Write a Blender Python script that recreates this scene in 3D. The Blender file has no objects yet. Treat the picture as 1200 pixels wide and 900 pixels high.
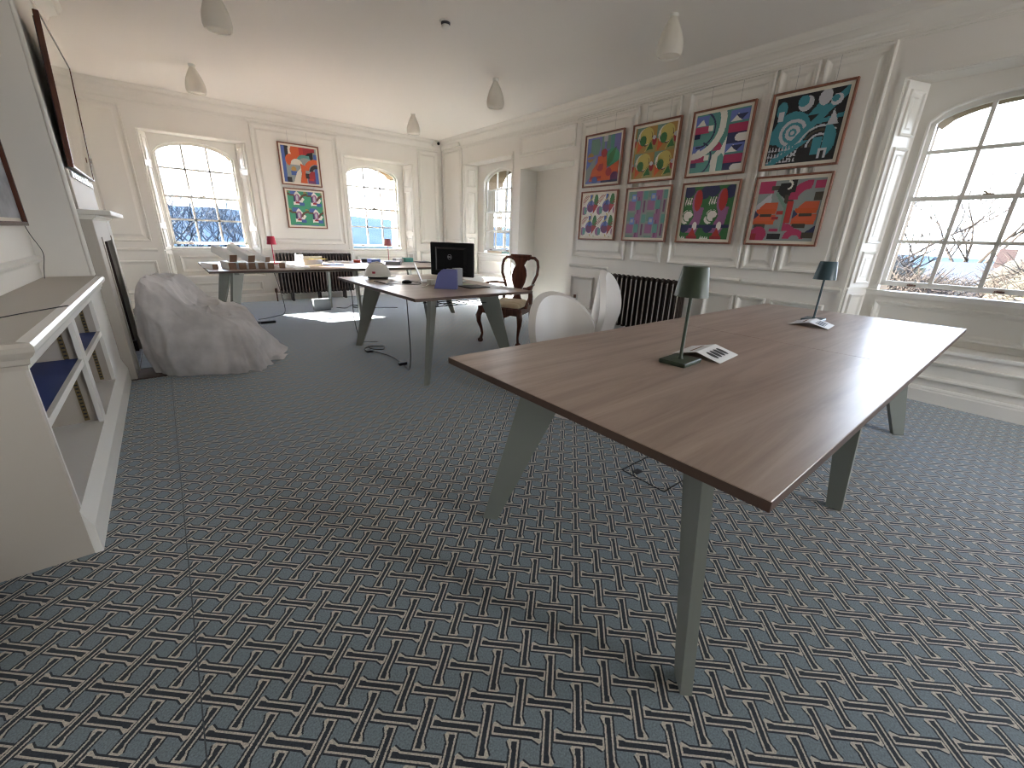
import bpy, math, random
import numpy as np
from mathutils import Vector, Matrix
random.seed(7)
PI = math.pi
SC = bpy.context.scene
COL = SC.collection

# ------------------------------------------------------------------ camera, world, sun, exposure
cam_d = bpy.data.cameras.new('camera')
cam_d.sensor_width = 36.0
cam_d.lens = 483.96 / 1200 * 36
cam_d.clip_start = 0.02
cam_d.clip_end = 2000
cam = bpy.data.objects.new('camera', cam_d)
COL.objects.link(cam)
RW = Matrix(((0.7791955, -0.6260594, 0.0300666), (0.1869959, 0.2779855, 0.9422083), (-0.5982364, -0.7285422, 0.3336756)))
cam.matrix_world = Matrix.Translation((0, 0, 1.1914)) @ RW.transposed().to_4x4()
SC.camera = cam

SC.view_settings.view_transform = 'Standard'
SC.view_settings.look = 'None'
SC.view_settings.gamma = 1
SC.view_settings.use_curve_mapping = False
SC.view_settings.exposure = 1.78
SC.cycles.max_bounces = 12
SC.cycles.diffuse_bounces = 6
SC.cycles.glossy_bounces = 4
SC.cycles.transparent_max_bounces = 16
SC.cycles.sample_clamp_indirect = 6
SC.cycles.caustics_reflective = False
SC.cycles.use_denoising = True
SC.cycles.filter_width = 1.2

SKY = 5.0
w = bpy.data.worlds.new('sky')
SC.world = w
w.use_nodes = True
nt = w.node_tree
bg = nt.nodes['Background']
tc = nt.nodes.new('ShaderNodeTexCoord')
sx = nt.nodes.new('ShaderNodeSeparateXYZ')
nt.links.new(tc.outputs['Generated'], sx.inputs[0])
cr = nt.nodes.new('ShaderNodeValToRGB')
cr.color_ramp.elements[0].position = 0.0
cr.color_ramp.elements[0].color = (0.84, 0.90, 1.0, 1)
cr.color_ramp.elements[1].position = 0.6
cr.color_ramp.elements[1].color = (0.42, 0.58, 0.95, 1)
e = cr.color_ramp.elements.new(0.12)
e.color = (0.84, 0.91, 1.0, 1)
nt.links.new(sx.outputs['Z'], cr.inputs[0])
nt.links.new(cr.outputs[0], bg.inputs[0])
bg.inputs[1].default_value = SKY

sun_d = bpy.data.lights.new('sun', 'SUN')
sun_d.energy = 37.0
sun_d.angle = math.radians(0.6)
sun_d.color = (1.0, 0.965, 0.92)
sun = bpy.data.objects.new('sun', sun_d)
COL.objects.link(sun)
sun.rotation_euler = Vector((0.905, -1.925, -1.0)).to_track_quat('-Z', 'Y').to_euler()

def fill_light(name, loc, rot, sx_, sy_, watts):
    d = bpy.data.lights.new(name, 'AREA')
    d.shape = 'RECTANGLE'; d.size = sx_; d.size_y = sy_; d.energy = watts; d.color = (1.0, 0.96, 0.91)
    o = bpy.data.objects.new(name, d); COL.objects.link(o)
    o.location = loc; o.rotation_euler = rot
# daylight stand-in: area lights added as fill at two added windows behind the camera
fill_light('fill_light', (3.35, -3.98, 1.65), (math.radians(90), 0, 0), 1.0, 1.35, 28)
fill_light('fill_light', (5.06, -2.34, 1.60), (math.radians(90), 0, math.radians(90)), 1.0, 1.3, 18)

# ------------------------------------------------------------------ materials
def mat(name, col, rough=0.5, metal=0.0, spec=0.5, bump=None, var=None, coat=0.0):
    m = bpy.data.materials.new(name)
    m.use_nodes = True
    nt = m.node_tree
    b = nt.nodes['Principled BSDF']
    b.inputs['Base Color'].default_value = (*col, 1)
    b.inputs['Roughness'].default_value = rough
    b.inputs['Metallic'].default_value = metal
    b.inputs['Specular IOR Level'].default_value = spec
    b.inputs['Coat Weight'].default_value = coat
    if bump or var:
        t = nt.nodes.new('ShaderNodeTexCoord')
    if bump:
        sc_, st = bump
        n = nt.nodes.new('ShaderNodeTexNoise')
        n.inputs['Scale'].default_value = sc_
        n.inputs['Detail'].default_value = 3
        nt.links.new(t.outputs['Object'], n.inputs['Vector'])
        bm = nt.nodes.new('ShaderNodeBump')
        bm.inputs['Strength'].default_value = st
        bm.inputs['Distance'].default_value = 0.01
        nt.links.new(n.outputs['Fac'], bm.inputs['Height'])
        nt.links.new(bm.outputs[0], b.inputs['Normal'])
    if var:
        sc_, c2 = var[0], var[1]
        n = nt.nodes.new('ShaderNodeTexNoise')
        n.inputs['Scale'].default_value = 1 if isinstance(sc_, tuple) else sc_
        n.inputs['Detail'].default_value = 4
        if isinstance(sc_, tuple):
            mp = nt.nodes.new('ShaderNodeMapping')
            mp.inputs['Scale'].default_value = sc_
            nt.links.new(t.outputs['Object'], mp.inputs[0])
            nt.links.new(mp.outputs[0], n.inputs['Vector'])
        else:
            nt.links.new(t.outputs['Object'], n.inputs['Vector'])
        r = nt.nodes.new('ShaderNodeValToRGB')
        r.color_ramp.elements[0].position = 0.35
        r.color_ramp.elements[1].position = 0.65
        r.color_ramp.elements[0].color = (*col, 1)
        r.color_ramp.elements[1].color = (*c2, 1)
        nt.links.new(n.outputs['Fac'], r.inputs[0])
        nt.links.new(r.outputs[0], b.inputs['Base Color'])
    return m

class Ex:
    """arithmetic on node sockets"""
    def __init__(s, nt, v):
        s.nt, s.v = nt, v
    def op(s, o, *a):
        n = s.nt.nodes.new('ShaderNodeMath')
        n.operation = o
        for i, x in enumerate((s,) + a):
            x = x.v if isinstance(x, Ex) else x
            if isinstance(x, (int, float)):
                n.inputs[i].default_value = x
            else:
                s.nt.links.new(x, n.inputs[i])
        return Ex(s.nt, n.outputs[0])
    def __add__(s, o): return s.op('ADD', o)
    def __sub__(s, o): return s.op('SUBTRACT', o)
    def __mul__(s, o): return s.op('MULTIPLY', o)
    def __neg__(s): return s.op('MULTIPLY', -1.0)
    def max(s, o): return s.op('MAXIMUM', o)
    def min(s, o): return s.op('MINIMUM', o)
    def lt(s, o): return s.op('LESS_THAN', o)
    def gt(s, o): return s.op('GREATER_THAN', o)
    def wrap(s, a, b): return s.op('WRAP', b, a)

def carpet_material():
    m = bpy.data.materials.new('woven_lattice_carpet')
    m.use_nodes = True
    nt = m.node_tree
    b = nt.nodes['Principled BSDF']
    b.inputs['Roughness'].default_value = 0.95
    b.inputs['Specular IOR Level'].default_value = 0.1
    t = nt.nodes.new('ShaderNodeTexCoord')
    ns = nt.nodes.new('ShaderNodeTexNoise')
    ns.inputs['Scale'].default_value = 350
    nt.links.new(t.outputs['Object'], ns.inputs['Vector'])
    s = nt.nodes.new('ShaderNodeSeparateXYZ')
    nt.links.new(t.outputs['Object'], s.inputs[0])
    jit = (Ex(nt, ns.outputs['Fac']) - 0.5) * 0.004
    X = Ex(nt, s.outputs[0]) + jit
    Y = Ex(nt, s.outputs[1]) - jit
    AX, AY = 0.1148, 0.1085
    K = 0.7071 * 0.112
    def stroke(cx, cy, kind):
        x = ((X - cx) * (1 / AX)).wrap(-0.5, 0.5)
        y = ((Y - cy) * (1 / AY)).wrap(-0.5, 0.5)
        if kind == 'V':
            ss = (x + y) * K
            tt = (y - x) * K
        else:
            ss = (y - x) * K
            tt = (x + y) * K
        sg = ss.op('SIGN')
        ss = ss * sg
        tt = tt * sg
        W_, L_, H_, B_ = 0.0102, 0.0635, 0.024, 0.0125
        spur = (ss - (L_ - H_)).max(0.0) * (B_ / H_)
        d1 = tt - W_ - spur
        d2 = -tt - W_
        core = (d1 + 0.0046).max(d2 + 0.0046).max(ss - (L_ - 0.0046)).max(tt - 0.0085)
        return d1.max(d2).max(ss - L_), core
    (da, ka), (db, kb) = stroke(0.645, 0.461, 'V'), stroke(0.704, 0.514, 'H')
    d, core = da.min(db), ka.min(kb)
    def mix(fac, a, c):
        n = nt.nodes.new('ShaderNodeMix')
        n.data_type = 'RGBA'
        nt.links.new(fac.v, n.inputs[0])
        for i, x in ((6, a), (7, c)):
            if isinstance(x, tuple):
                n.inputs[i].default_value = (*x, 1)
            else:
                nt.links.new(x, n.inputs[i])
        return n.outputs[2]
    DARK, LIGHT, BLUE = (0.04, 0.046, 0.058), (0.56, 0.52, 0.455), (0.20, 0.245, 0.275)
    c = mix(d.lt(0.0052), BLUE, DARK)
    c = mix(d.lt(0.0004), c, LIGHT)
    c = mix(core.lt(0.0), c, DARK)
    seam = (Ex(nt, s.outputs[0]) + 0.145).op('ABSOLUTE').lt(0.0018)
    c = mix(seam, c, (0.08, 0.09, 0.10))
    # tufts
    n2 = nt.nodes.new('ShaderNodeTexNoise')
    n2.inputs['Scale'].default_value = 230
    n2.inputs['Detail'].default_value = 2
    nt.links.new(t.outputs['Object'], n2.inputs['Vector'])
    f = (Ex(nt, n2.outputs['Fac']) - 0.5) * 1.3 + 1.0
    vm = nt.nodes.new('ShaderNodeVectorMath')
    vm.operation = 'SCALE'
    nt.links.new(c, vm.inputs[0])
    nt.links.new(f.v, vm.inputs['Scale'])
    nt.links.new(vm.outputs[0], b.inputs['Base Color'])
    bp = nt.nodes.new('ShaderNodeBump')
    bp.inputs['Strength'].default_value = 0.15
    bp.inputs['Distance'].default_value = 0.003
    nt.links.new(n2.outputs['Fac'], bp.inputs['Height'])
    nt.links.new(bp.outputs[0], b.inputs['Normal'])
    b.inputs['Sheen Weight'].default_value = 0.6
    b.inputs['Sheen Roughness'].default_value = 0.4
    b.inputs['Sheen Tint'].default_value = (.8, .9, 1, 1)
    return m

def wood_material(name, c1, c2, c3, axis=0, rough=0.32, scale=1.0):
    m = bpy.data.materials.new(name)
    m.use_nodes = True
    nt = m.node_tree
    b = nt.nodes['Principled BSDF']
    b.inputs['Roughness'].default_value = rough
    t = nt.nodes.new('ShaderNodeTexCoord')
    mp = nt.nodes.new('ShaderNodeMapping')
    sc_ = [14 * scale] * 3
    sc_[axis] = 1.1 * scale
    mp.inputs['Scale'].default_value = sc_
    nt.links.new(t.outputs['Object'], mp.inputs[0])
    n = nt.nodes.new('ShaderNodeTexNoise')
    n.inputs['Scale'].default_value = 1.0
    n.inputs['Detail'].default_value = 8
    n.inputs['Roughness'].default_value = 0.65
    n.inputs['Distortion'].default_value = 0.6
    nt.links.new(mp.outputs[0], n.inputs['Vector'])
    r = nt.nodes.new('ShaderNodeValToRGB')
    r.color_ramp.elements[0].position = 0.28
    r.color_ramp.elements[0].color = (*c1, 1)
    r.color_ramp.elements[1].position = 0.72
    r.color_ramp.elements[1].color = (*c3, 1)
    e = r.color_ramp.elements.new(0.5)
    e.color = (*c2, 1)
    nt.links.new(n.outputs['Fac'], r.inputs[0])
    nt.links.new(r.outputs[0], b.inputs['Base Color'])
    bp = nt.nodes.new('ShaderNodeBump')
    bp.inputs['Strength'].default_value = 0.12
    bp.inputs['Distance'].default_value = 0.002
    nt.links.new(n.outputs['Fac'], bp.inputs['Height'])
    nt.links.new(bp.outputs[0], b.inputs['Normal'])
    return m

def glass_material():
    m = bpy.data.materials.new('window_glass')
    m.use_nodes = True
    nt = m.node_tree
    nt.nodes.remove(nt.nodes['Principled BSDF'])
    out = nt.nodes['Material Output']
    tr = nt.nodes.new('ShaderNodeBsdfTransparent')
    tr.inputs[0].default_value = (0.97, 0.985, 0.98, 1)
    gl = nt.nodes.new('ShaderNodeBsdfGlossy')
    gl.inputs['Roughness'].default_value = 0.02
    fr = nt.nodes.new('ShaderNodeFresnel')
    fr.inputs[0].default_value = 1.45
    mx = nt.nodes.new('ShaderNodeMixShader')
    nt.links.new(fr.outputs[0], mx.inputs[0])
    nt.links.new(tr.outputs[0], mx.inputs[1])
    nt.links.new(gl.outputs[0], mx.inputs[2])
    nt.links.new(mx.outputs[0], out.inputs[0])
    return m

def fleece_material():
    m = bpy.data.materials.new('white_fleece_sheet')
    m.use_nodes = True
    nt = m.node_tree
    out = nt.nodes['Material Output']
    b = nt.nodes['Principled BSDF']
    b.inputs['Base Color'].default_value = (0.80, 0.77, 0.77, 1)
    b.inputs['Roughness'].default_value = 0.9
    t = nt.nodes.new('ShaderNodeTexCoord')
    n = nt.nodes.new('ShaderNodeTexNoise')
    n.inputs['Scale'].default_value = 5
    n.inputs['Detail'].default_value = 6
    nt.links.new(t.outputs['Object'], n.inputs['Vector'])
    r = nt.nodes.new('ShaderNodeValToRGB')
    r.color_ramp.elements[0].position = 0.4
    r.color_ramp.elements[0].color = (0.60, 0.58, 0.58, 1)
    r.color_ramp.elements[1].position = 0.62
    r.color_ramp.elements[1].color = (0.90, 0.87, 0.87, 1)
    nt.links.new(n.outputs['Fac'], r.inputs[0])
    nt.links.new(r.outputs[0], b.inputs['Base Color'])
    n2 = nt.nodes.new('ShaderNodeTexNoise')
    n2.inputs['Scale'].default_value = 14
    n2.inputs['Detail'].default_value = 5
    nt.links.new(t.outputs['Object'], n2.inputs['Vector'])
    bp = nt.nodes.new('ShaderNodeBump')
    bp.inputs['Strength'].default_value = 0.5
    bp.inputs['Distance'].default_value = 0.02
    nt.links.new(n2.outputs['Fac'], bp.inputs['Height'])
    nt.links.new(bp.outputs[0], b.inputs['Normal'])
    tl = nt.nodes.new('ShaderNodeBsdfTranslucent')
    tl.inputs[0].default_value = (0.8, 0.78, 0.78, 1)
    mx = nt.nodes.new('ShaderNodeMixShader')
    mx.inputs[0].default_value = 0.4
    nt.links.new(b.outputs[0], mx.inputs[1])
    nt.links.new(tl.outputs[0], mx.inputs[2])
    nt.links.new(mx.outputs[0], out.inputs[0])
    return m

def attr_material():
    m = bpy.data.materials.new('printed_art_paper')
    m.use_nodes = True
    nt = m.node_tree
    b = nt.nodes['Principled BSDF']
    b.inputs['Roughness'].default_value = 0.5
    a = nt.nodes.new('ShaderNodeVertexColor')
    a.layer_name = 'print'
    nt.links.new(a.outputs[0], b.inputs['Base Color'])
    return m

def opal_material():
    m = mat('opal_glass', (0.92, 0.90, 0.86), 0.25)
    nt = m.node_tree
    tl = nt.nodes.new('ShaderNodeBsdfTranslucent'); tl.inputs[0].default_value = (.96, .94, .90, 1)
    mx = nt.nodes.new('ShaderNodeMixShader'); mx.inputs[0].default_value = .55
    nt.links.new(nt.nodes['Principled BSDF'].outputs[0], mx.inputs[1]); nt.links.new(tl.outputs[0], mx.inputs[2])
    nt.links.new(mx.outputs[0], nt.nodes['Material Output'].inputs[0])
    return m

M = dict(
    wall=mat('cream_wall_paint', (0.80, 0.77, 0.725), 0.45, bump=(3.0, 0.04)),
    ceil=mat('ceiling_paint', (0.84, 0.81, 0.77), 0.75, bump=(1.6, 0.25)),
    trim=mat('cream_gloss_paint', (0.79, 0.765, 0.715), 0.3),
    white=mat('white_gloss_paint', (0.84, 0.82, 0.78), 0.28),
    case=mat('shaded_bookcase_paint', (0.50, 0.455, 0.40), 0.5),  # cream paint darkened, shade of the dim side put into the colour
    carpet=carpet_material(),
    top=wood_material('grey_brown_wood_laminate', (0.25, 0.180, 0.142), (0.365, 0.275, 0.225), (0.46, 0.365, 0.31), 0, 0.33),
    edge=mat('dark_table_edge', (0.075, 0.042, 0.03), 0.5),
    leg=mat('grey_green_steel', (0.21, 0.225, 0.205), 0.45, 0.0),
    frame=wood_material('reddish_picture_frame', (0.16, 0.055, 0.03), (0.23, 0.085, 0.05), (0.30, 0.12, 0.07), 2, 0.35, 3),
    mount=mat('ivory_mount', (0.78, 0.73, 0.63), 0.6),
    art=attr_material(),
    glass=glass_material(),
    iron=mat('brown_black_iron', (0.028, 0.017, 0.014), 0.30, 0.0, 0.6),
    copper=mat('brown_pipe', (0.10, 0.05, 0.035), 0.4, 0.3),
    brass=mat('brown_metal', (0.16, 0.08, 0.05), 0.35, 0.6),
    brasst=mat('pale_brass', (0.24, 0.18, 0.09), 0.4, 0.6),
    opal=opal_material(),
    plastic=mat('white_plastic', (0.78, 0.77, 0.73), 0.4),
    shell=mat('white_moulded_plastic', (0.60, 0.57, 0.54), 0.4),
    black=mat('black_plastic', (0.005, 0.005, 0.006), 0.3, spec=0.2),
    dark=mat('dark_grey_plastic', (0.03, 0.03, 0.035), 0.5),
    grey=mat('grey_plastic', (0.30, 0.31, 0.33), 0.4),
    silver=mat('silver_metal', (0.55, 0.56, 0.58), 0.35, 0.7),
    green=mat('green_lamp_paint', (0.030, 0.048, 0.026), 0.42),
    teal=mat('teal_lamp_paint', (0.026, 0.06, 0.078), 0.4),
    red=mat('crimson_lamp_paint', (0.36, 0.015, 0.05), 0.4),
    pink=mat('dusty_pink_lamp_paint', (0.38, 0.11, 0.12), 0.45),
    lav=mat('lavender_blue_felt', (0.13, 0.145, 0.34), 0.8, bump=(200, 0.1)),
    blue=mat('royal_blue_shelf', (0.018, 0.05, 0.24), 0.5),
    bluebook=mat('blue_cover', (0.16, 0.24, 0.62), 0.5),
    paper=mat('white_paper', (0.80, 0.80, 0.80), 0.6),
    board=mat('brown_card', (0.22, 0.13, 0.085), 0.7),
    yellow=mat('yellow_tape', (0.75, 0.6, 0.12), 0.5),
    teald=mat('turquoise_card', (0.12, 0.42, 0.36), 0.5),
    redt=mat('red_card', (0.5, 0.06, 0.03), 0.5),
    fleece=fleece_material(),
    mahog=wood_material('dark_mahogany', (0.045, 0.012, 0.008), (0.085, 0.024, 0.014), (0.13, 0.04, 0.022), 2, 0.25, 2),
    cushion=mat('cream_striped_seat', (0.70, 0.60, 0.44), 0.8, var=((30, 4, 4), (0.52, 0.42, 0.28))),
    mirror=mat('mirror_glass', (0.62, 0.58, 0.52), 0.04, 1.0),
    stone=mat('painted_stone_surround', (0.50, 0.46, 0.405), 0.55, bump=(25, 0.1)),
    hearth=mat('brown_hearth_stone', (0.045, 0.026, 0.02), 0.5, var=(9, (0.07, 0.045, 0.035))),
    tile=mat('pale_blue_hearth_tile', (0.42, 0.46, 0.54), 0.3),
    soot=mat('black_soot', (0.01, 0.009, 0.009), 0.8),
    slip=mat('dark_brown_slip', (0.055, 0.033, 0.028), 0.4),
    photo=mat('grey_photograph', (0.16, 0.17, 0.20), 0.35, var=((5, 5, 9), (0.36, 0.37, 0.40))),
    sandstone=mat('honey_sandstone', (0.22, 0.15, 0.08), 0.8),
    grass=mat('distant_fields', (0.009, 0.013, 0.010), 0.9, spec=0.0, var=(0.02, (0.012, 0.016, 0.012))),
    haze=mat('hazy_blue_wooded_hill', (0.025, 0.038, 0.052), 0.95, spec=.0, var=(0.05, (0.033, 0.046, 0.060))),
    bark=mat('hazy_bark', (0.024, 0.030, 0.038), 0.9, spec=.1),  # lighter and bluer, distance haze mixed into the bark colour
    twig=mat('sunlit_twig', (0.018, 0.0105, 0.0045), 0.9),
    hedge=mat('yellow_green_scrub', (0.017, 0.0135, 0.004), 0.9, var=(6, (0.028, 0.021, 0.008))),
    brick=mat('red_brick', (0.017, 0.006, 0.004), 0.85),
    slate=mat('blue_grey_slate', (0.010, 0.013, 0.018), 0.8),
)

# ------------------------------------------------------------------ mesh helpers
class MB:
    def __init__(s):
        s.v, s.f, s.mi = [], [], []
    def add(s, vs, fs, mi=0):
        o = len(s.v)
        s.v += [tuple(v) for v in vs]
        s.f += [tuple(i + o for i in f) for f in fs]
        s.mi += [mi] * len(fs)
        return s
    def box(s, x0, x1, y0, y1, z0, z1, mi=0, T=None):
        vs = [(x, y, z) for z in (z0, z1) for y in (y0, y1) for x in (x0, x1)]
        if T: vs = [T(*v) for v in vs]
        return s.add(vs, [(0, 2, 3, 1), (4, 5, 7, 6), (0, 1, 5, 4), (2, 6, 7, 3), (0, 4, 6, 2), (1, 3, 7, 5)], mi)
    def bbox(s, x0, x1, y0, y1, z0, z1, b=0.003, mi=0, T=None):
        """box with chamfered long edges (top and bottom rims)"""
        r = []
        for z, i in ((z0, b), (z0 + b, 0), (z1 - b, 0), (z1, b)):
            r.append([(x0 + i, y0 + b, z), (x0 + b, y0 + i, z), (x1 - b, y0 + i, z), (x1 - i, y0 + b, z),
                      (x1 - i, y1 - b, z), (x1 - b, y1 - i, z), (x0 + b, y1 - i, z), (x0 + i, y1 - b, z)])
        if T: r = [[T(*p) for p in q] for q in r]
        return s.loft(r, True, True, mi)
    def loft(s, rings, closed=True, caps=True, mi=0):
        n = len(rings[0])
        o = [p for r in rings for p in r]
        f = []
        for k in range(len(rings) - 1):
            for i in range(n if closed else n - 1):
                j = (i + 1) % n
                f.append((k * n + i, k * n + j, (k + 1) * n + j, (k + 1) * n + i))
        if caps and closed:
            f.append(tuple(range(n))[::-1])
            f.append(tuple((len(rings) - 1) * n + i for i in range(n)))
        return s.add(o, f, mi)
    def lathe(s, prof, c=(0, 0, 0), n=20, mi=0, caps=True, T=None):
        rings = []
        for r, z in prof:
            rings.append([(c[0] + r * math.cos(2 * PI * i / n), c[1] + r * math.sin(2 * PI * i / n), c[2] + z) for i in range(n)])
        if T: rings = [[T(*p) for p in q] for q in rings]
        return s.loft(rings, True, caps, mi)
    def tube(s, pts, r, n=8, mi=0, caps=True, sq=None):
        P = [Vector(p) for p in pts]
        R = r if isinstance(r, (list, tuple)) else [r] * len(P)
        t0 = (P[1] - P[0]).normalized()
        up = Vector((0, 0, 1)) if abs(t0.z) < 0.9 else Vector((1, 0, 0))
        a = t0.cross(up).normalized()
        rings = []
        for i, p in enumerate(P):
            t = (P[min(i + 1, len(P) - 1)] - P[max(i - 1, 0)]).normalized()
            a = (a - t * a.dot(t)).normalized()
            b = t.cross(a)
            rings.append([tuple(p + (a * math.cos(2 * PI * k / n) + b * math.sin(2 * PI * k / n) * (sq or 1)) * R[i]) for k in range(n)])
        return s.loft(rings, True, caps, mi)
    def prism(s, poly, h0, h1, mi=0, T=None):
        n = len(poly)
        vs = [(p[0], p[1], h0) for p in poly] + [(p[0], p[1], h1) for p in poly]
        if T: vs = [T(*v) for v in vs]
        f = [tuple(range(n))[::-1], tuple(range(n, 2 * n))]
        f += [(i, (i + 1) % n, n + (i + 1) % n, n + i) for i in range(n)]
        return s.add(vs, f, mi)

def wloc(o):
    v = Vector((0, 0, 0))
    while o:
        v += o.location
        o = o.parent
    return v

def obj(name, mb, mats, parent=None, world=False, smooth=False, loc=None, fix=True):
    me = bpy.data.meshes.new(name)
    vs = mb.v
    if world and parent is not None:
        L = wloc(parent)
        vs = [(v[0] - L[0], v[1] - L[1], v[2] - L[2]) for v in vs]
    me.from_pydata(vs, [], mb.f)
    if not isinstance(mats, (list, tuple)): mats = [mats]
    for m in mats: me.materials.append(m)
    if len(mats) > 1: me.polygons.foreach_set('material_index', mb.mi)
    if fix:
        import bmesh
        bm = bmesh.new()
        bm.from_mesh(me)
        bmesh.ops.recalc_face_normals(bm, faces=bm.faces)
        bm.to_mesh(me)
        bm.free()
    if smooth:
        me.polygons.foreach_set('use_smooth', [True] * len(me.polygons))
        me.set_sharp_from_angle(angle=math.radians(38 if smooth is True else smooth))
    me.update()
    o = bpy.data.objects.new(name, me)
    COL.objects.link(o)
    if parent is not None: o.parent = parent
    if loc: o.location = loc
    return o

def tag(o, label=None, cat=None, group=None, kind=None):
    if label: o['label'] = label
    if cat: o['category'] = cat
    if group: o['group'] = group
    if kind: o['kind'] = kind
    return o

def thing(name, label, cat, loc=(0, 0, 0), rz=0, group=None):
    o = bpy.data.objects.new(name, None)
    o.empty_display_size = 0.05
    COL.objects.link(o)
    o.location = loc
    o.rotation_euler = (0, 0, rz)
    return tag(o, label, cat, group)

def root(name, loc=(0, 0, 0)):
    o = bpy.data.objects.new(name, None)
    COL.objects.link(o)
    o.location = loc
    o['kind'] = 'structure'
    return o

def dup(r, loc, rz=None, label=None, group=None):
    c = r.copy()
    COL.objects.link(c)
    c.location = loc
    if rz is not None: c.rotation_euler = (0, 0, rz)
    if label: c['label'] = label
    if group: c['group'] = group
    for ch in list(r.children):
        d = ch.copy()
        COL.objects.link(d)
        d.parent = c
        for g in list(ch.children):
            h = g.copy()
            COL.objects.link(h)
            h.parent = d
    return c

# ------------------------------------------------------------------ room frame
YF = 8.52                                   # far wall plane
XL = -0.69                                  # left wall plane
RO = Vector((4.74, 0.3, 0)); RD = Vector((0.16, 8.22, 0)).normalized(); RN = Vector((-RD.y, RD.x, 0))
def FW(u, n, z): return (u, YF - n, z)      # far wall: u = x, n into the room
def RWL(u, n, z):                           # right wall: u along it
    p = RO + RD * (u - 0.3) + RN * n
    return (p.x, p.y, z)
def LW(u, n, z): return (XL + n, u, z)      # left wall: u = y
YB = -3.6                                   # wall behind the camera
def zc(y): return 2.915 + 0.0115 * (max(-4, min(8.6, y)) - 1)

def wall_mesh(T, u0, u1, z1, holes, th=0.06):
    """wall slab with rectangular holes; outer side far behind"""
    us = sorted({u0, u1, *[h[0] for h in holes], *[h[1] for h in holes]})
    zs = sorted({0.0, z1, *[h[2] for h in holes], *[h[3] for h in holes]})
    mb = MB()
    for a, b in zip(us, us[1:]):
        for c, d in zip(zs, zs[1:]):
            if any(h[0] <= (a + b) / 2 <= h[1] and h[2] <= (c + d) / 2 <= h[3] for h in holes): continue
            mb.box(a, b, -th, 0, c, d, T=T)
    return mb

WIN = {  # outer u0,u1, z0,z1 ; hole u0,u1,z0, spring, crown ; meeting rail z
    1: dict(T=FW, o=(0.015, 1.335, 0.44, 2.49), h=(0.155, 1.175, 0.94, 2.25, 2.425), m=1.645),
    2: dict(T=FW, o=(2.86, 4.225, 0.44, 2.515), h=(2.965, 3.995, 0.94, 2.25, 2.415), m=1.645),
    3: dict(T=RWL, o=(6.10, 7.62, 0.44, 2.50), h=(6.30, 7.30, 0.94, 2.20, 2.39), m=1.645),
    4: dict(T=RWL, o=(-0.26, 1.077, 0.44, 2.45), h=(-0.045, 0.905, 0.895, 2.165, 2.31), m=1.60),
    5: dict(T=RWL, o=(-3.0, -1.66, 0.44, 2.45), h=(-2.82, -1.86, 0.895, 2.165, 2.31), m=1.60),  # added window, out of view, put in to light the foreground
    6: dict(T=lambda u, n, z: (u, YB + n, z), o=(2.7, 4.03, 0.44, 2.49), h=(2.84, 3.86, 0.94, 2.25, 2.425), m=1.645),  # second added window behind the camera, also for foreground light
}
ALC = (4.63, 5.86, 0.0, 2.265)              # alcove beyond the panelling

floor_mb = MB().add([(-2, YB - .5, 0), (6, YB - .5, 0), (6, YF + .9, 0), (-2, YF + .9, 0)], [(0, 1, 2, 3)])
floor = obj('floor', floor_mb, M['carpet']); tag(floor, kind='structure')

# ceiling with gentle sag
cm = MB()
nx, ny = 24, 44
vs = []
for j in range(ny + 1):
    for i in range(nx + 1):
        x = -1.2 + 7.0 * i / nx
        y = YB - .4 + (YF + 1.0 - YB + .4) * j / ny
        edge = min(1, max(0, min(x - XL, 4.75 - x, YF - y) - 0.3))
        vs.append((x, y, zc(y) + edge * 0.02 * math.sin(x * 1.7 + 1) * math.cos(y * 1.15) + edge * 0.008 * math.sin(3.1 * x + y)))
cm.add(vs, [(j * (nx + 1) + i, (j + 1) * (nx + 1) + i, (j + 1) * (nx + 1) + i + 1, j * (nx + 1) + i + 1) for j in range(ny) for i in range(nx)])
ceiling = obj('ceiling', cm, M['ceil'], smooth=80, fix=False); tag(ceiling, kind='structure')
roof = obj('ceiling_slab', MB().box(-3, 7, YB - 2, YF + 1.5, 3.2, 3.3), M['ceil']); tag(roof, kind='structure')

wall_far = obj('wall_far', wall_mesh(FW, -0.72, 4.95, 3.15, [WIN[1]['o'], WIN[2]['o']]), M['wall']); tag(wall_far, kind='structure')
wall_right = obj('wall_right', wall_mesh(RWL, YB - .2, 8.56, 3.15, [WIN[3]['o'], WIN[4]['o'], WIN[5]['o'], ALC]), M['wall']); tag(wall_right, kind='structure')
wall_left = obj('wall_left', wall_mesh(LW, YB - .2, 8.56, 3.15, []), M['wall']); tag(wall_left, kind='structure')
wall_back = obj('wall_back', wall_mesh(WIN[6]['T'], -0.75, 4.85, 3.15, [WIN[6]['o']]), M['wall']); tag(wall_back, kind='structure')
# alcove lining
am = MB()
am.box(4.60, 5.89, -0.40, -0.36, 0, 2.3, T=RWL).box(4.57, 4.63, -0.40, -0.055, 0, 2.3, T=RWL).box(5.86, 5.92, -0.40, -0.055, 0, 2.3, T=RWL)
am.box(4.57, 5.92, -0.40, -0.055, 2.265, 2.32, T=RWL)
obj('alcove_lining', am, M['trim'], wall_right)
obj('alcove_skirting', MB().box(4.63, 5.86, -0.36, -0.335, 0, 0.14, T=RWL), M['white'], wall_right)

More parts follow.
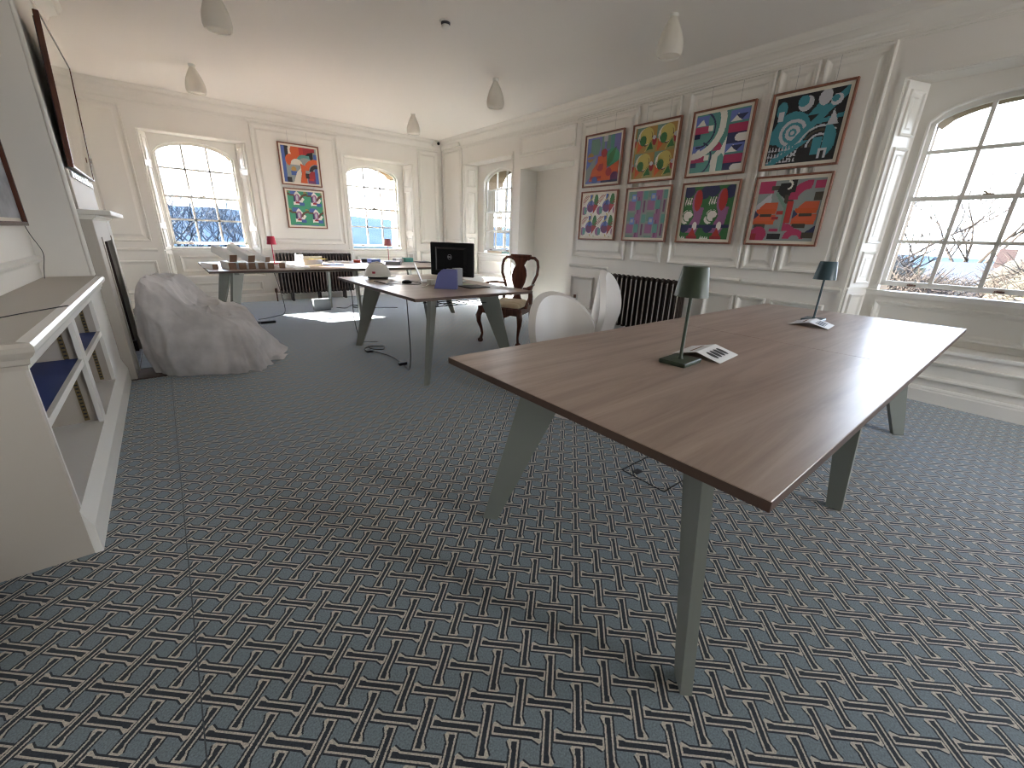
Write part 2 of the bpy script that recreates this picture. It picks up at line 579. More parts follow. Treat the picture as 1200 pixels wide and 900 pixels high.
# ------------------------------------------------------------------ mouldings
def panel_mb(T, u0, u1, z0, z1, n0=0.0, big=True, k=1.0):
    """raised and fielded panel: bolection frame, hollow, bevel, field"""
    prof = [(0, 0), (0, .022), (.008, .032), (.022, .028), (.034, .010), (.048, .004), (.052, .002)]
    if big: prof += [(.072, .002), (.10, .018), (.104, .018)]
    prof = [(a * k, b * k) for a, b in prof]
    rings = []
    for i, h in prof:
        rings.append([T(u0 + i, n0 + h, z0 + i), T(u1 - i, n0 + h, z0 + i), T(u1 - i, n0 + h, z1 - i), T(u0 + i, n0 + h, z1 - i)])
    mb = MB()
    mb.loft(rings, True, False)
    n = len(rings)
    mb.add(rings[-1], [(0, 1, 2, 3)])
    return mb
def panel(T, wall, *a, **k):
    return obj('wall_panel', panel_mb(T, *a, **k), M['trim'], wall)

def strip_mb(T, u0, u1, prof, zf=None, m0=0, m1=0):
    """moulding swept along u; prof = [(n, z)]"""
    nseg = max(1, int(abs(u1 - u0) / 0.5)) if zf else 1
    rings = []
    for k in range(nseg + 1):
        u = u0 + (u1 - u0) * k / nseg
        off = zf(u) if zf else 0
        mt = m0 if k == 0 else (m1 if k == nseg else 0)
        rings.append([T(u + mt * n, n, z + off) for n, z in prof])
    return MB().loft(rings, True, True)

CORN = [(0, -.20), (.012, -.20), (.014, -.185), (.022, -.18), (.024, -.15), (.035, -.135), (.045, -.11), (.07, -.085), (.10, -.07), (.105, -.05), (.118, -.04), (.13, -.02), (.14, .015), (0, .02)]
for nm, T, u0, u1, zf, wl in (('far', FW, XL, 4.92, lambda u: zc(YF), wall_far), ('right', RWL, YB, 8.52, zc, wall_right),
                              ('left', LW, YB, 4.37, zc, wall_left)):
    o = obj('cornice', strip_mb(T, u0, u1, CORN, zf), M['trim'], wl, smooth=25)
SK = [(0, 0), (.026, 0), (.026, .095), (.020, .105), (.020, .115), (.010, .128), (0, .13)]
def skirting(nm, T, segs):
    for a, b in segs:
        o = obj('baseboard_' + nm, strip_mb(T, a, b, SK), M['white']); tag(o, kind='structure')
skirting('far', FW, [(XL, 4.9)])
skirting('right', RWL, [(YB, 4.62), (5.87, 8.5)])
skirting('left', LW, [(YB, 1.975), (5.93, 8.5)])
DADO = [(0, 0), (.012, .002), (.016, .012), (.026, .018), (.030, .030), (.022, .040), (.008, .048), (0, .05)]
def dado(T, wall, a, b, z):
    obj('dado_rail', strip_mb(T, a, b, [(n, zz + z) for n, zz in DADO]), M['trim'], wall, smooth=25)

# right wall: rail, panelling, dado
PT, PB = 2.725, 0.955
RAIL = [(0, 0), (.03, 0), (.032, .012), (.046, .020), (.055, .034), (.055, .042), (0, .046)]
obj('picture_rail', strip_mb(RWL, 1.15, 4.60, [(n, z + PT + .045) for n, z in RAIL]), M['white'], wall_right)
for a, b in ((3.57, 4.53), (3.01, 3.47), (2.05, 2.915), (1.70, 2.02), (1.187, 1.665)):
    panel(RWL, wall_right, a, b, PB, PT)
for a, b in ((1.10, 1.985), (2.01, 2.50), (3.82, 4.56)):
    dado(RWL, wall_right, a, b, .80)
for a, b in ((4.06, 4.51), (2.03, 2.37), (1.71, 2.00), (1.20, 1.665)):
    panel(RWL, wall_right, a, b, 0.22, 0.68, big=False)
panel(RWL, wall_right, 4.62, 5.87, 2.44, 2.72, big=False)          # frieze over the alcove
panel(RWL, wall_right, 7.70, 8.44, 1.03, 2.86)
panel(RWL, wall_right, 7.70, 8.44, 0.22, 0.86, big=False)
obj('blind_box', MB().bbox(7.72, 8.42, 0, .07, 2.83, 2.90, T=RWL), M['trim'], wall_right)
panel(RWL, wall_right, -0.20, 1.02, 0.19, 0.345, big=False, k=.8)
panel(RWL, wall_right, 6.2, 7.5, 0.19, 0.345, big=False, k=.8)
# left wall dado near the fireplace recess
dado(LW, wall_left, -3.0, 4.37, .93)
# far wall
panel(FW, wall_far, -0.62, -0.10, 0.975, 2.76)
panel(FW, wall_far, -0.62, -0.10, 0.22, 0.70, big=False)
dado(FW, wall_far, -0.66, -0.06, .83)
obj('picture_rail', strip_mb(FW, 1.40, 2.79, [(n, z + 2.80) for n, z in RAIL]), M['trim'], wall_far)
panel(FW, wall_far, 1.42, 2.77, 0.965, 2.80)
dado(FW, wall_far, 1.36, 2.84, .84)
panel(FW, wall_far, 4.335, 4.80, 1.01, 2.80)
panel(FW, wall_far, 4.32, 4.80, 0.22, 0.86, big=False)
panel(FW, wall_far, 0.10, 1.26, 0.19, 0.345, big=False, k=.8)
panel(FW, wall_far, 2.95, 4.13, 0.19, 0.345, big=False, k=.8)

# ------------------------------------------------------------------ windows
def arch(h, n=14):
    u0, u1, z0, zs, zc_ = h
    out = []
    for i in range(n + 1):
        t = i / n
        out.append((u0 + (u1 - u0) * t, zs + (zc_ - zs) * (1 - (2 * t - 1) ** 2) ** 0.62))
    return out
def arch_z(h, u):
    u0, u1, z0, zs, zc_ = h
    t = max(0, min(1, (u - u0) / (u1 - u0)))
    return zs + (zc_ - zs) * (1 - (2 * t - 1) ** 2) ** 0.62

def build_window(i):
    W_ = WIN[i]; T0 = W_['T']
    a, b, z0, z1 = W_['o']; h = W_['h']; hu0, hu1, hz0, hs, hc = h; m = W_['m']
    ctr = T0((a + b) / 2, 0, z0)
    r = root('window_%d' % i, ctr)
    O = lambda name, mb, mt, p=r, **k: obj(name, mb, mt, p, world=True, **k)
    T = T0
    D = -0.25
    ia, ib = a + 0.085, b - 0.095
    # lining: soffit, seat, jambs (splayed)
    th = .03
    mb = MB()
    mb.prism([(a - .05, -.061), (b + .05, -.061), (ib + .02, D - .08), (ia - .02, D - .08)], z1 - .001, z1 + th, T=lambda u, n, z: T(u, n, z))
    O('soffit', mb, M['trim'])
    O('window_seat', MB().prism([(a, 0.018), (b, 0.018), (ib, D), (ia, D)], z0 - .02, z0 + .006, T=T), M['white'])
    # architrave around the recess
    ar = MB()
    for uu in ((a - .045, a - .004), (b + .004, b + .045)):
        ar.box(uu[0], uu[1], 0, .014, z0 - .03, z1 + .045, T=T)
    ar.box(a - .004, b + .004, 0, .014, z1 + .004, z1 + .045, T=T)
    O('architrave', ar, M['trim'])
    for side, (p0, p1) in enumerate((((a, 0.0), (ia, D)), ((b, 0.0), (ib, D)))):
        P0, P1 = Vector((*p0, 0)), Vector((*p1, 0))
        dv = (P1 - P0); L = dv.length; dv.normalize()
        nv = Vector((dv.y, -dv.x, 0))
        if (nv.x > 0) != (side == 0): nv = -nv
        def TJ(u, n, z, P0=P0, dv=dv, nv=nv):
            q = P0 + dv * u + nv * n
            return T(q.x, q.y, z)
        jb = MB().box(0, L, -.04, 0, z0, z1, T=TJ)
        O('jamb', jb, M['trim'])
        # shutter: leaf on the jamb with three raised panels
        sh = O('shutter', MB().bbox(.012, L - .015, 0, .022, 0.86, z1 - .012, T=TJ), M['white'])
        for q0, q1 in ((.90, 1.17), (1.24, 2.02 if z1 > 2.46 else 1.98), (2.10 if z1 > 2.46 else 2.06, z1 - .07)):
            O('shutter_panel', panel_mb(TJ, .05, L - .05, q0, q1, n0=.018, big=True, k=.6), M['white'], sh)
        ap = O('jamb_apron', MB().bbox(.012, L - .015, 0, .018, z0 + .01, .845, T=TJ), M['white'])
        O('apron_panel', panel_mb(TJ, .05, L - .05, z0 + .07, .80, n0=.014, big=False, k=.7), M['white'], ap)
    # back plate with arched opening
    mb = MB()
    A = arch(h)
    for s_ in (D, D - .05):
        pass
    def slab(poly): mb.prism([(p[0], p[1]) for p in poly], D, D - .09, T=lambda u, z, n: T(u, n, z))
    slab([(ia, hz0 - .06), (hu0, hz0 - .06), (hu0, z1), (ia, z1)])
    slab([(hu1, hz0 - .06), (ib, hz0 - .06), (ib, z1), (hu1, z1)])
    for (u_, z_), (u2, z2) in zip(A, A[1:]):
        slab([(u_, z_), (u2, z2), (u2, z1), (u_, z1)])
    O('window_frame', mb, M['trim'])
    # bead around the opening
    pts = [T(hu0, D + .004, hz0)] + [T(u_, D + .004, z_) for u_, z_ in A] + [T(hu1, D + .004, hz0)]
    O('arch_bead', MB().tube(pts, .011, 6), M['white'], smooth=True)
    # sill and apron below
    O('sill', strip_mb(T, ia, ib, [(D, hz0 - .075), (D + .02, hz0 - .075), (D + .024, hz0 - .065), (D + .024, hz0 - .05), (D, hz0 - .045)]), M['white'])
    sl = O('sill_rail', strip_mb(T, ia, ib, [(D - .02, .80), (D + .018, .80), (D + .022, .83), (D + .03, .845), (D - .02, .85)]), M['white'])
    O('apron', MB().box(ia, ib, D - .05, D, z0 - .02, hz0 - .06, T=T), M['trim'])
    O('apron_panel', panel_mb(T, ia + .09, ib - .09, z0 + .06, .755, n0=D, big=False), M['trim'])
    # sashes
    cols = [hu0 + .035 + (hu1 - hu0 - .07) * k / 3 for k in range(4)]
    gb = .0135
    for up in (0, 1):
        n0 = D - (.035 if not up else .055)
        zz0, zz1 = (hz0, m) if not up else (m, None)
        fr = MB()
        if not up:
            fr.box(hu0, hu1, n0 - .035, n0, hz0 - .005, hz0 + .035, T=T)
            fr.box(hu0, hu1, n0 - .035, n0 + .012, m - .016, m + .016, T=T)
            fr.box(hu0, hu0 + .035, n0 - .035, n0, hz0 - .005, m, T=T).box(hu1 - .035, hu1, n0 - .035, n0, hz0 - .005, m, T=T)
            rows = [hz0 + .035, (hz0 + .03 + m) / 2, m - .014]
        else:
            fr.box(hu0, hu0 + .035, n0 - .035, n0, m - .01, hs, T=T).box(hu1 - .035, hu1, n0 - .035, n0, m - .01, hs, T=T)
            fr.box(hu0, hu1, n0 - .035, n0, m - .012, m + .016, T=T)
            for (u_, z_), (u2, z2) in zip(A, A[1:]):
                fr.prism([(u_, z_ - .035), (u2, z2 - .035), (u2, z2 + .01), (u_, z_ + .01)], n0 - .035, n0, T=lambda u, z, n: T(u, n, z))
            rows = [m + .014, 2.045 if i < 4 else 1.955, None]
        sash = O('sash', fr, M['trim'])
        bars = MB()
        for c_ in cols[1:3]:
            zt = (m if not up else arch_z(h, c_) - .03)
            zb = hz0 + .03 if not up else m
            bars.box(c_ - gb, c_ + gb, n0 - .03, n0 - .004, zb, zt, T=T)
        bars.box(hu0 + .03, hu1 - .03, n0 - .03, n0 - .004, rows[1] - gb, rows[1] + gb, T=T)
        O('glazing_bar', bars, M['trim'], sash)
        for ri in range(2):
            for ci in range(3):
                ca, cb = cols[ci], cols[ci + 1]
                zb = rows[ri]
                pm = MB()
                if ri == 1 and up:
                    us = [ca + (cb - ca) * k / 5 for k in range(6)]
                    poly = [(ca, zb), (cb, zb)] + [(u_, arch_z(h, u_) - .03) for u_ in us[::-1]]
                else:
                    zt = rows[ri + 1]
                    poly = [(ca, zb), (cb, zb), (cb, zt), (ca, zt)]
                pm.add([T(p[0], n0 - .017, p[1]) for p in poly], [tuple(range(len(poly)))])
                O('pane', pm, M['glass'], sash)
    for c_ in (cols[0] + (cols[1] - cols[0]) * .62, cols[2] + (cols[3] - cols[2]) * .38):
        O('sash_lift', MB().box(c_ - .028, c_ + .028, D - .036, D - .02, hz0 + .002, hz0 + .016, T=T).tube([T(c_ - .02, D - .03, hz0 + .01), T(c_ - .01, D - .0, hz0 + .014), T(c_ + .01, D - .0, hz0 + .014), T(c_ + .02, D - .03, hz0 + .01)], .007, 6), M['brass'])
    c_ = (hu0 + hu1) / 2
    O('sash_fastener', MB().box(c_ - .03, c_ + .03, D - .045, D - .02, m + .014, m + .024, T=T).tube([T(c_, D - .03, m + .02), T(c_ + .03, D - .02, m + .04)], .006, 6), M['brasst'])
    # outside stone reveal
    st = MB()
    st.box(a - .10, hu0 - .02, -.72, D - .10, 0.3, z1 + .3, T=T).box(hu1 + .02, b + .10, -.72, D - .10, 0.3, z1 + .3, T=T)
    st.box(a - .10, b + .10, -.72, D - .10, hz0 - .5, hz0 - .08, T=T)
    for (u_, z_), (u2, z2) in zip(A, A[1:]):
        st.prism([(u_, z_ + .02), (u2, z2 + .02), (u2, z1 + .3), (u_, z1 + .3)], -.72, D - .10, T=lambda u, z, n: T(u, n, z))
    O('stone_reveal', st, M['sandstone'])
    return r
for i in WIN: build_window(i)

# ------------------------------------------------------------------ chimney breast and fireplace
BX = -0.43; BY0, BY1 = 4.37, 5.92
breast_mb = MB()
OY0, OY1, OZ = 4.74, 5.47, 1.05
breast_mb.box(XL - .05, BX, BY0, OY0, 0, 3.0).box(XL - .05, BX, OY1, BY1, 0, 3.0).box(XL - .05, BX, OY0, OY1, OZ, 3.0)
breast = obj('wall_breast', breast_mb, M['wall']); tag(breast, kind='structure')
obj('corner_bead', MB().tube([(BX - .004, BY0 + .004, .84), (BX - .004, BY0 + .004, 2.74)], .014, 10), M['white'], breast, smooth=True)
BW = lambda u, n, z: (BX + n, u, z)
obj('cornice', strip_mb(BW, BY0 - .0, BY1, CORN, zc, m0=-1, m1=1), M['trim'], breast, smooth=25)
obj('cornice', strip_mb(lambda u, n, z: (u, BY0 - n, z), XL, BX, CORN, lambda u: zc(4.37), m1=1), M['trim'], breast, smooth=25)
fp = thing('fireplace', 'painted stone fireplace surround with black grate opening on left wall', 'fireplace', (BX, 5.105, 0))
F = lambda name, mb, mt, **k: obj(name, mb, mt, fp, world=True, **k)
F('jamb', MB().bbox(BX + .001, BX + .075, 4.395, 4.70, 0, 1.235, .004).box(BX + .075, BX + .083, 4.66, 4.72, 0, 1.10), M['stone'])
F('jamb', MB().bbox(BX + .001, BX + .075, 5.51, 5.815, 0, 1.235, .004).box(BX + .075, BX + .083, 5.49, 5.55, 0, 1.10), M['stone'])
F('lintel', MB().bbox(BX + .001, BX + .074, 4.70, 5.51, 1.06, 1.235, .004), M['stone'])
F('slip', MB().box(BX - .2, BX + .045, 5.47, 5.51, 0.02, 1.05).box(BX - .2, BX + .06, 5.42, 5.51, 0.0, .12), M['slip'])
F('slip', MB().box(BX - .2, BX + .03, 4.70, 4.74, 0.02, 1.05), M['slip'])
F('firebox', MB().box(XL + .01, XL + .02, 4.74, 5.47, 0, 1.05).box(XL + .02, BX - .02, 4.745, 4.75, 0, 1.05).box(XL + .02, BX, 4.74, 5.47, 1.04, 1.05), M['soot'])
F('damper_knob', MB().lathe([(0.001, 0), (.012, .004), (.014, .012), (.001, .02)], (BX + .01, 5.0, .62), 10), M['brasst'], smooth=True)
sh = F('mantel_shelf', MB().bbox(BX + .001, -.245, 4.375, 5.87, 1.255, 1.29, .004), M['trim'])
F('shelf_moulding', strip_mb(BW, 4.39, 5.85, [(0.001, 1.225), (.08, 1.225), (.085, 1.235), (.095, 1.24), (.10, 1.255), (0.001, 1.256)]), M['trim'])
om = obj('overmantel_panel', MB().bbox(BX + .001, BX + .022, 4.40, 5.85, 1.292, 1.555, .003), M['stone']); 
om.parent = breast
for k in range(10):
    y = 4.47 + k * .135
    obj('frieze_block', MB().bbox(BX + .022, BX + .034, y, y + .085, 1.50, 1.545, .003), M['white'], breast)
hr = obj('hearth', MB().box(BX, -.07, 4.395, 5.82, 0.0, 0.012), M['hearth']); tag(hr, kind='structure')
ty = 4.66
for k in range(6):
    for (x0, x1) in ((BX - .18, BX - .02), (BX - .015, BX + .08), (BX + .085, BX + .225)):
        y0 = 4.70 + k * .135
        if x0 < BX - .1 and (y0 < 4.75 or y0 + .13 > 5.47): continue
        obj('tile', MB().bbox(x0, x1, y0, y0 + .13, 0.012, 0.018, .002), M['tile'], hr)
# mirror leaning forward over the mantel
mg = thing('overmantel_mirror', 'large frameless looking mirror with thin dark frame leaning over the mantelpiece', 'mirror', (BX + .03, 5.11, 1.565))
tilt = math.atan2(.045, .9)
mg.rotation_euler = (0, tilt, 0)
hw, hh = .66, .90
def lbox(x0, x1, y0, y1, z0, z1): return MB().bbox(x0, x1, y0, y1, z0, z1, .003)
obj('mirror_glass', MB().box(.0, .020, -hw + .013, hw - .013, .013, hh - .013), M['mirror'], mg)
for b_ in (lbox(-.005, .024, -hw, -hw + .014, 0, hh), lbox(-.005, .024, hw - .014, hw, 0, hh), lbox(-.005, .024, -hw + .014, hw - .014, 0, .014), lbox(-.005, .024, -hw + .014, hw - .014, hh - .014, hh)):
    obj('frame_rail', b_, M['mahog'], mg)
obj('backing', MB().box(-.012, -.001, -hw + .03, hw - .03, .03, hh - .03), M['dark'], mg)
obj('hanging_ring', MB().tube([(.035, hw - .08 + .022 * math.cos(t * PI / 6), .17 + .022 * math.sin(t * PI / 6)) for t in range(13)], .0025, 6), M['brass'], mg)

# ------------------------------------------------------------------ bookcase
bk = thing('bookcase', 'low built-in cream bookcase with blue shelves beside the fireplace', 'bookcase', (XL, 1.98, 0))
B = lambda name, mb, mt, **k: obj(name, mb, mt, bk, world=True, **k)
FX = -0.42; by0, by1 = 1.98, 4.365
B('side_panel', MB().bbox(XL + .002, FX, by0, by0 + .03, 0, .80, .002), M['case'])
cf = MB()
cf.box(FX - .02, FX, by0 + .03, by0 + .045, .19, .765).box(FX - .02, FX, 2.955, 3.045, .19, .75).box(FX - .02, FX, 3.80, by1, .0, .77)
cf.box(FX - .02, FX, by0 + .03, 3.80, .745, .80).box(FX - .02, FX, by0 + .03, 3.80, 0, .19)
B('face_frame', cf, M['white'])
B('divider', MB().box(XL + .02, FX - .02, 2.99, 3.02, .19, .77), M['case'])
B('side_panel', MB().box(XL + .02, FX - .02, 3.80, 3.83, .19, .77), M['case'])
B('back_panel', MB().box(XL + .002, XL + .015, by0 + .03, 3.83, 0.1, .77), M['case'])
B('bottom_board', MB().box(XL + .015, FX - .02, by0 + .03, 3.80, .17, .19), M['white'])
for a_, b_, z_ in ((by0 + .032, 2.985, .515), (3.022, 3.798, .50)):
    s_ = B('shelf', MB().box(XL + .018, FX - .022, a_, b_, z_, z_ + .024), M['blue'])
    obj('lipping', MB().box(FX - .022, FX - .004, a_, b_, z_ - .004, z_ + .026), M['white'], s_, world=True)
for y_ in (by0 + .031, 2.986, 3.021, 3.796):
    for x_ in (XL + .05, FX - .075):
        st = B('shelf_strip', MB().box(x_, x_ + .02, y_, y_ + .003, .20, .74), M['brasst'])
        sl = MB()
        for k in range(26):
            sl.box(x_ + .004, x_ + .016, y_ - .001, y_ + .004, .215 + k * .02, .223 + k * .02)
        so = obj('strip_slot', sl, M['dark'], st, world=True); so['kind'] = 'stuff'
B('top_board', MB().box(XL + .002, FX + .001, by0, by1, .80, .8335), M['case'])
CP = [(0, .74), (.008, .74), (.010, .755), (.018, .76), (.022, .778), (.034, .79), (.042, .803), (.044, .82), (.036, .832), (.0, .833)]
B('cornice_moulding', strip_mb(lambda u, n, z: (FX + n, u, z), by0, by1, CP, m0=-1), M['white'], smooth=20)
B('cornice_moulding', strip_mb(lambda u, n, z: (u, by0 - n, z), XL + .002, FX, CP, m1=1), M['case'], smooth=20)
B('base_moulding', strip_mb(lambda u, n, z: (FX + n, u, z), by0, by1 + .02, [(0, 0), (.024, 0), (.024, .115), (.018, .13), (.012, .15), (.004, .17), (0, .19)]), M['white'], smooth=20)
obj('trim_1', strip_mb(LW, 1.2, 1.975, SK), M['white'])['kind'] = 'structure'

# thin cord over the bookcase top
def cord(name, pts, r, m, label, cat='cable', parent=None, n=6):
    P = [Vector(p) for p in pts]
    out = []
    for i in range(len(P) - 1):
        p0, p1, p2, p3 = P[max(i - 1, 0)], P[i], P[i + 1], P[min(i + 2, len(P) - 1)]
        for k in range(8):
            t = k / 8
            out.append(0.5 * ((2 * p1) + (-p0 + p2) * t + (2 * p0 - 5 * p1 + 4 * p2 - p3) * t * t + (-p0 + 3 * p1 - 3 * p2 + p3) * t ** 3))
    out.append(P[-1])
    o = obj(name, MB().tube(out, r, n), m, parent, smooth=80)
    if parent is None: tag(o, label, cat)
    return o
cord('cord', [(-.67, 2.2, .837), (-.60, 2.38, .837), (-.52, 2.55, .837), (-.44, 2.68, .837), (-.385, 2.75, .838)], .0022, M['dark'], 'thin dark cord lying across the top of the bookcase', 'cord')
cord('cord', [(XL + .02, 4.18, 1.22), (XL + .018, 4.30, 1.12), (XL + .045, 4.335, 1.0), (XL + .03, 4.31, .90), (XL + .03, 4.22, .837)], .0022, M['dark'], 'thin hanging cord below the photograph in the corner by the chimney breast', 'cord')
# framed photograph, far left
ph = thing('framed_photograph', 'framed grey photograph hanging above the bookcase', 'picture', (XL + .01, 3.78, 1.17))
obj('print', MB().box(.004, .012, -.40, .40, .045, .86), M['photo'], ph)
obj('mount', MB().box(.001, .006, -.43, .43, .02, .89), M['mount'], ph)
for b_ in (lbox(0, .03, -.455, -.43, 0, .91), lbox(0, .03, .43, .455, 0, .91), lbox(0, .03, -.43, .43, 0, .025), lbox(0, .03, -.43, .43, .885, .91)):
    obj('frame_rail', b_, M['mahog'], ph)

# ------------------------------------------------------------------ ceiling lamps, detector, camera
def ceiling_lamp(x, y, label):
    z = zc(y)
    t = thing('ceiling_lamp', label, 'ceiling lamp', (x, y, z), 0, 'opal glass ceiling lamps')
    obj('ceiling_rose', MB().lathe([(.036, .03), (.036, -.018), (.030, -.026), (.022, -.03), (.001, -.03)], n=20), M['plastic'], t, smooth=True)
    prof = [(.028, -.026), (.036, -.042), (.058, -.085), (.079, -.13), (.095, -.18), (.103, -.225), (.103, -.255), (.097, -.28), (.088, -.292)]
    inner = [(r - .006, z_ + .004) for r, z_ in prof[::-1]]
    obj('shade', MB().lathe(prof + inner, n=28, caps=False), M['opal'], t, smooth=60)
    obj('diffuser', MB().lathe([(.086, -.278), (.05, -.284), (.001, -.286)], n=28, caps=False), M['opal'], t, smooth=60)
    return t
L0 = ceiling_lamp(3.56, 2.43, 'opal glass ceiling lamp nearest the large right-hand window')
for x, y, lb in ((3.46, 4.70, 'opal glass ceiling lamp in the middle of the room above the second desk'),
                 (.665, 6.88, 'opal glass ceiling lamp in front of the left-hand far window'),
                 (.67, 4.62, 'opal glass ceiling lamp cut by the top edge of the photo, above the covered armchair'),
                 (3.46, 6.88, 'opal glass ceiling lamp nearest the far right corner of the room')):
    dup(L0, (x, y, zc(y)), label=lb)
sd = thing('smoke_detector', 'small grey and white smoke detector on the ceiling', 'detector', (2.285, 3.85, zc(3.85) + .01))
obj('base', MB().lathe([(.055, .03), (.055, -.015), (.048, -.022), (.001, -.022)], n=20), M['plastic'], sd, smooth=True)
obj('sensor_ring', MB().lathe([(.040, -.02), (.040, -.035), (.034, -.04), (.001, -.04)], n=20), M['dark'], sd, smooth=True)
obj('sensor_cap', MB().lathe([(.033, -.04), (.036, -.055), (.026, -.066), (.001, -.068)], n=20), M['plastic'], sd, smooth=True)
cc = thing('security_camera', 'small white security camera in the far ceiling corner', 'camera', (4.70, 8.36, 2.93))
obj('housing', MB().bbox(-.06, .06, -.03, .10, -.04, .04, .008), M['plastic'], cc)
obj('lens', MB().lathe([(.028, 0), (.028, .012), (.014, .02), (.001, .02)], n=16, T=lambda x, y, z: (x + .02, -.03 - z, y)), M['black'], cc, smooth=True)

# ------------------------------------------------------------------ artworks
C = dict(cream=(.72, .66, .56), red=(.45, .03, .025), orange=(.58, .10, .025), dred=(.32, .02, .03), navy=(.02, .025, .09), blue=(.06, .12, .38), black=(.012, .012, .015),
         grey=(.27, .31, .30), teal=(.10, .30, .27), green=(.05, .30, .17), purple=(.14, .03, .12), lav=(.20, .20, .50), peri=(.14, .19, .52), yellow=(.55, .46, .13), mustard=(.42, .24, .06),
         olive=(.30, .28, .10), dgreen=(.03, .15, .04), cyan=(.05, .25, .31), lgrey=(.52, .52, .56), pink=(.42, .035, .11), mauve=(.30, .12, .26), white=(.80, .78, .72), sage=(.16, .28, .22), coral=(.60, .11, .045), brown=(.12, .05, .03), sky=(.16, .30, .68), umber=(.06, .05, .035))
class Art:
    def __init__(s, bg, n=84):
        s.n = n
        g = (np.arange(n) + .5) / n
        s.u, s.v = np.meshgrid(g, g)
        s.a = np.zeros((n, n, 3)); s.a[:] = C[bg]
    def put(s, m, c): s.a[m] = C[c]; return s
    def rect(s, x0, y0, x1, y1, c): return s.put((s.u >= x0) & (s.u < x1) & (s.v >= y0) & (s.v < y1), c)
    def circ(s, x, y, r, c, ry=None, half=None):
        m = ((s.u - x) / r) ** 2 + ((s.v - y) / (ry or r)) ** 2 < 1
        if half == 'l': m &= s.u < x
        if half == 'r': m &= s.u > x
        if half == 't': m &= s.v > y
        if half == 'b': m &= s.v < y
        return s.put(m, c)
    def ring(s, x, y, r0, r1, c, a0=-4, a1=4):
        d = np.hypot(s.u - x, s.v - y); a = np.arctan2(s.v - y, s.u - x)
        return s.put((d > r0) & (d < r1) & (a > a0) & (a < a1), c)
    def poly(s, pts, c):
        m = np.zeros_like(s.u, bool); n = len(pts)
        for i in range(n):
            x0, y0 = pts[i]; x1, y1 = pts[(i + 1) % n]
            if y0 == y1: continue
            k = ((y0 > s.v) != (y1 > s.v)) & (s.u < (x1 - x0) * (s.v - y0) / (y1 - y0) + x0)
            m ^= k
        return s.put(m, c)
    def band(s, x0, y0, x1, y1, w_, c):
        dx, dy = x1 - x0, y1 - y0; L = math.hypot(dx, dy)
        t = ((s.u - x0) * dx + (s.v - y0) * dy) / L; d = abs((s.u - x0) * dy - (s.v - y0) * dx) / L
        return s.put((t > 0) & (t < L) & (d < w_ / 2), c)
def tile2(fn, A, nx=2, ny=2, ox=0, oy=0):
    for i in range(-1, nx + 1):
        for j in range(-1, ny + 1):
            fn(A, ox + i / nx, oy + j / ny, 1 / nx, 1 / ny)
def art_masks():           # top picture of the far wall
    A = Art('grey')
    A.rect(0, 0, .10, 1, 'blue').rect(.90, 0, 1, .85, 'blue').rect(.10, .68, .22, 1, 'black').poly([(.18, .7), (.36, .72), (.36, 1), (.20, 1)], 'cream')
    A.circ(.45, .88, .20, 'orange').rect(.50, .66, .72, 1, 'red').poly([(.62, .8), (.95, .9), (.95, 1), (.62, 1)], 'dred').poly([(.55, .66), (.88, .62), (.9, .9), (.75, .86)], 'black')
    A.circ(.26, .62, .17, 'orange').circ(.62, .58, .22, 'teal', half='t').rect(.55, .72, .78, .78, 'teal').circ(.66, .50, .22, 'grey').circ(.40, .50, .17, 'cream').rect(.20, .28, .5, .5, 'grey')
    A.circ(.30, .38, .07, 'mustard').rect(.22, .20, .42, .32, 'blue').rect(.08, .0, .22, .14, 'black').poly([(.26, 0), (.38, .3), (.5, .42), (.52, 0)], 'cream')
    A.poly([(.45, 0), (.52, .3), (.5, .55), (.62, .5), (.66, 0)], 'orange').ring(.94, .36, .20, .34, 'orange', 1.2, 3.1).ring(.95, .34, .10, .20, 'black', 1.2, 3.1).rect(.62, .14, .76, .28, 'black').circ(.86, .22, .14, 'dred')
    A.rect(.68, 0, 1, .14, 'purple').rect(.72, .08, .86, .14, 'red').rect(.9, 0, 1, .4, 'blue')
    return A
def art_eyes():
    A = Art('green')
    def f(A, x, y, w_, h):
        A.rect(x + .1 * w_, y + .70 * h, x + .52 * w_, y + .95 * h, 'blue')
        A.poly([(x + .2 * w_, y + .1 * h), (x + .62 * w_, y + .12 * h), (x + .85 * w_, y + .45 * h), (x + .45 * w_, y + .92 * h), (x + .26 * w_, y + .7 * h)], 'white')
        A.rect(x, y + .62 * h, x + .30 * w_, y + .72 * h, 'brown').circ(x + .45 * w_, y + .5 * h, .16 * w_, 'mauve', .24 * h).circ(x + .44 * w_, y + .5 * h, .06 * w_, 'lgrey', .18 * h)
        A.rect(x + .33 * w_, y + .18 * h, x + .60 * w_, y + .27 * h, 'dred').rect(x + .55 * w_, y + .06 * h, x + .82 * w_, y + .26 * h, 'blue').rect(x + .24 * w_, y + .28 * h, x + .32 * w_, y + .62 * h, 'navy')
        A.ring(x + 1.0 * w_, y + .3 * h, .18, .24, 'brown', 1.5, 2.9).circ(x + .92 * w_, y + .80 * h, .1 * w_, 'mustard', .08 * h, half='t')
    tile2(f, A, 2, 2, .05, .05)
    return A
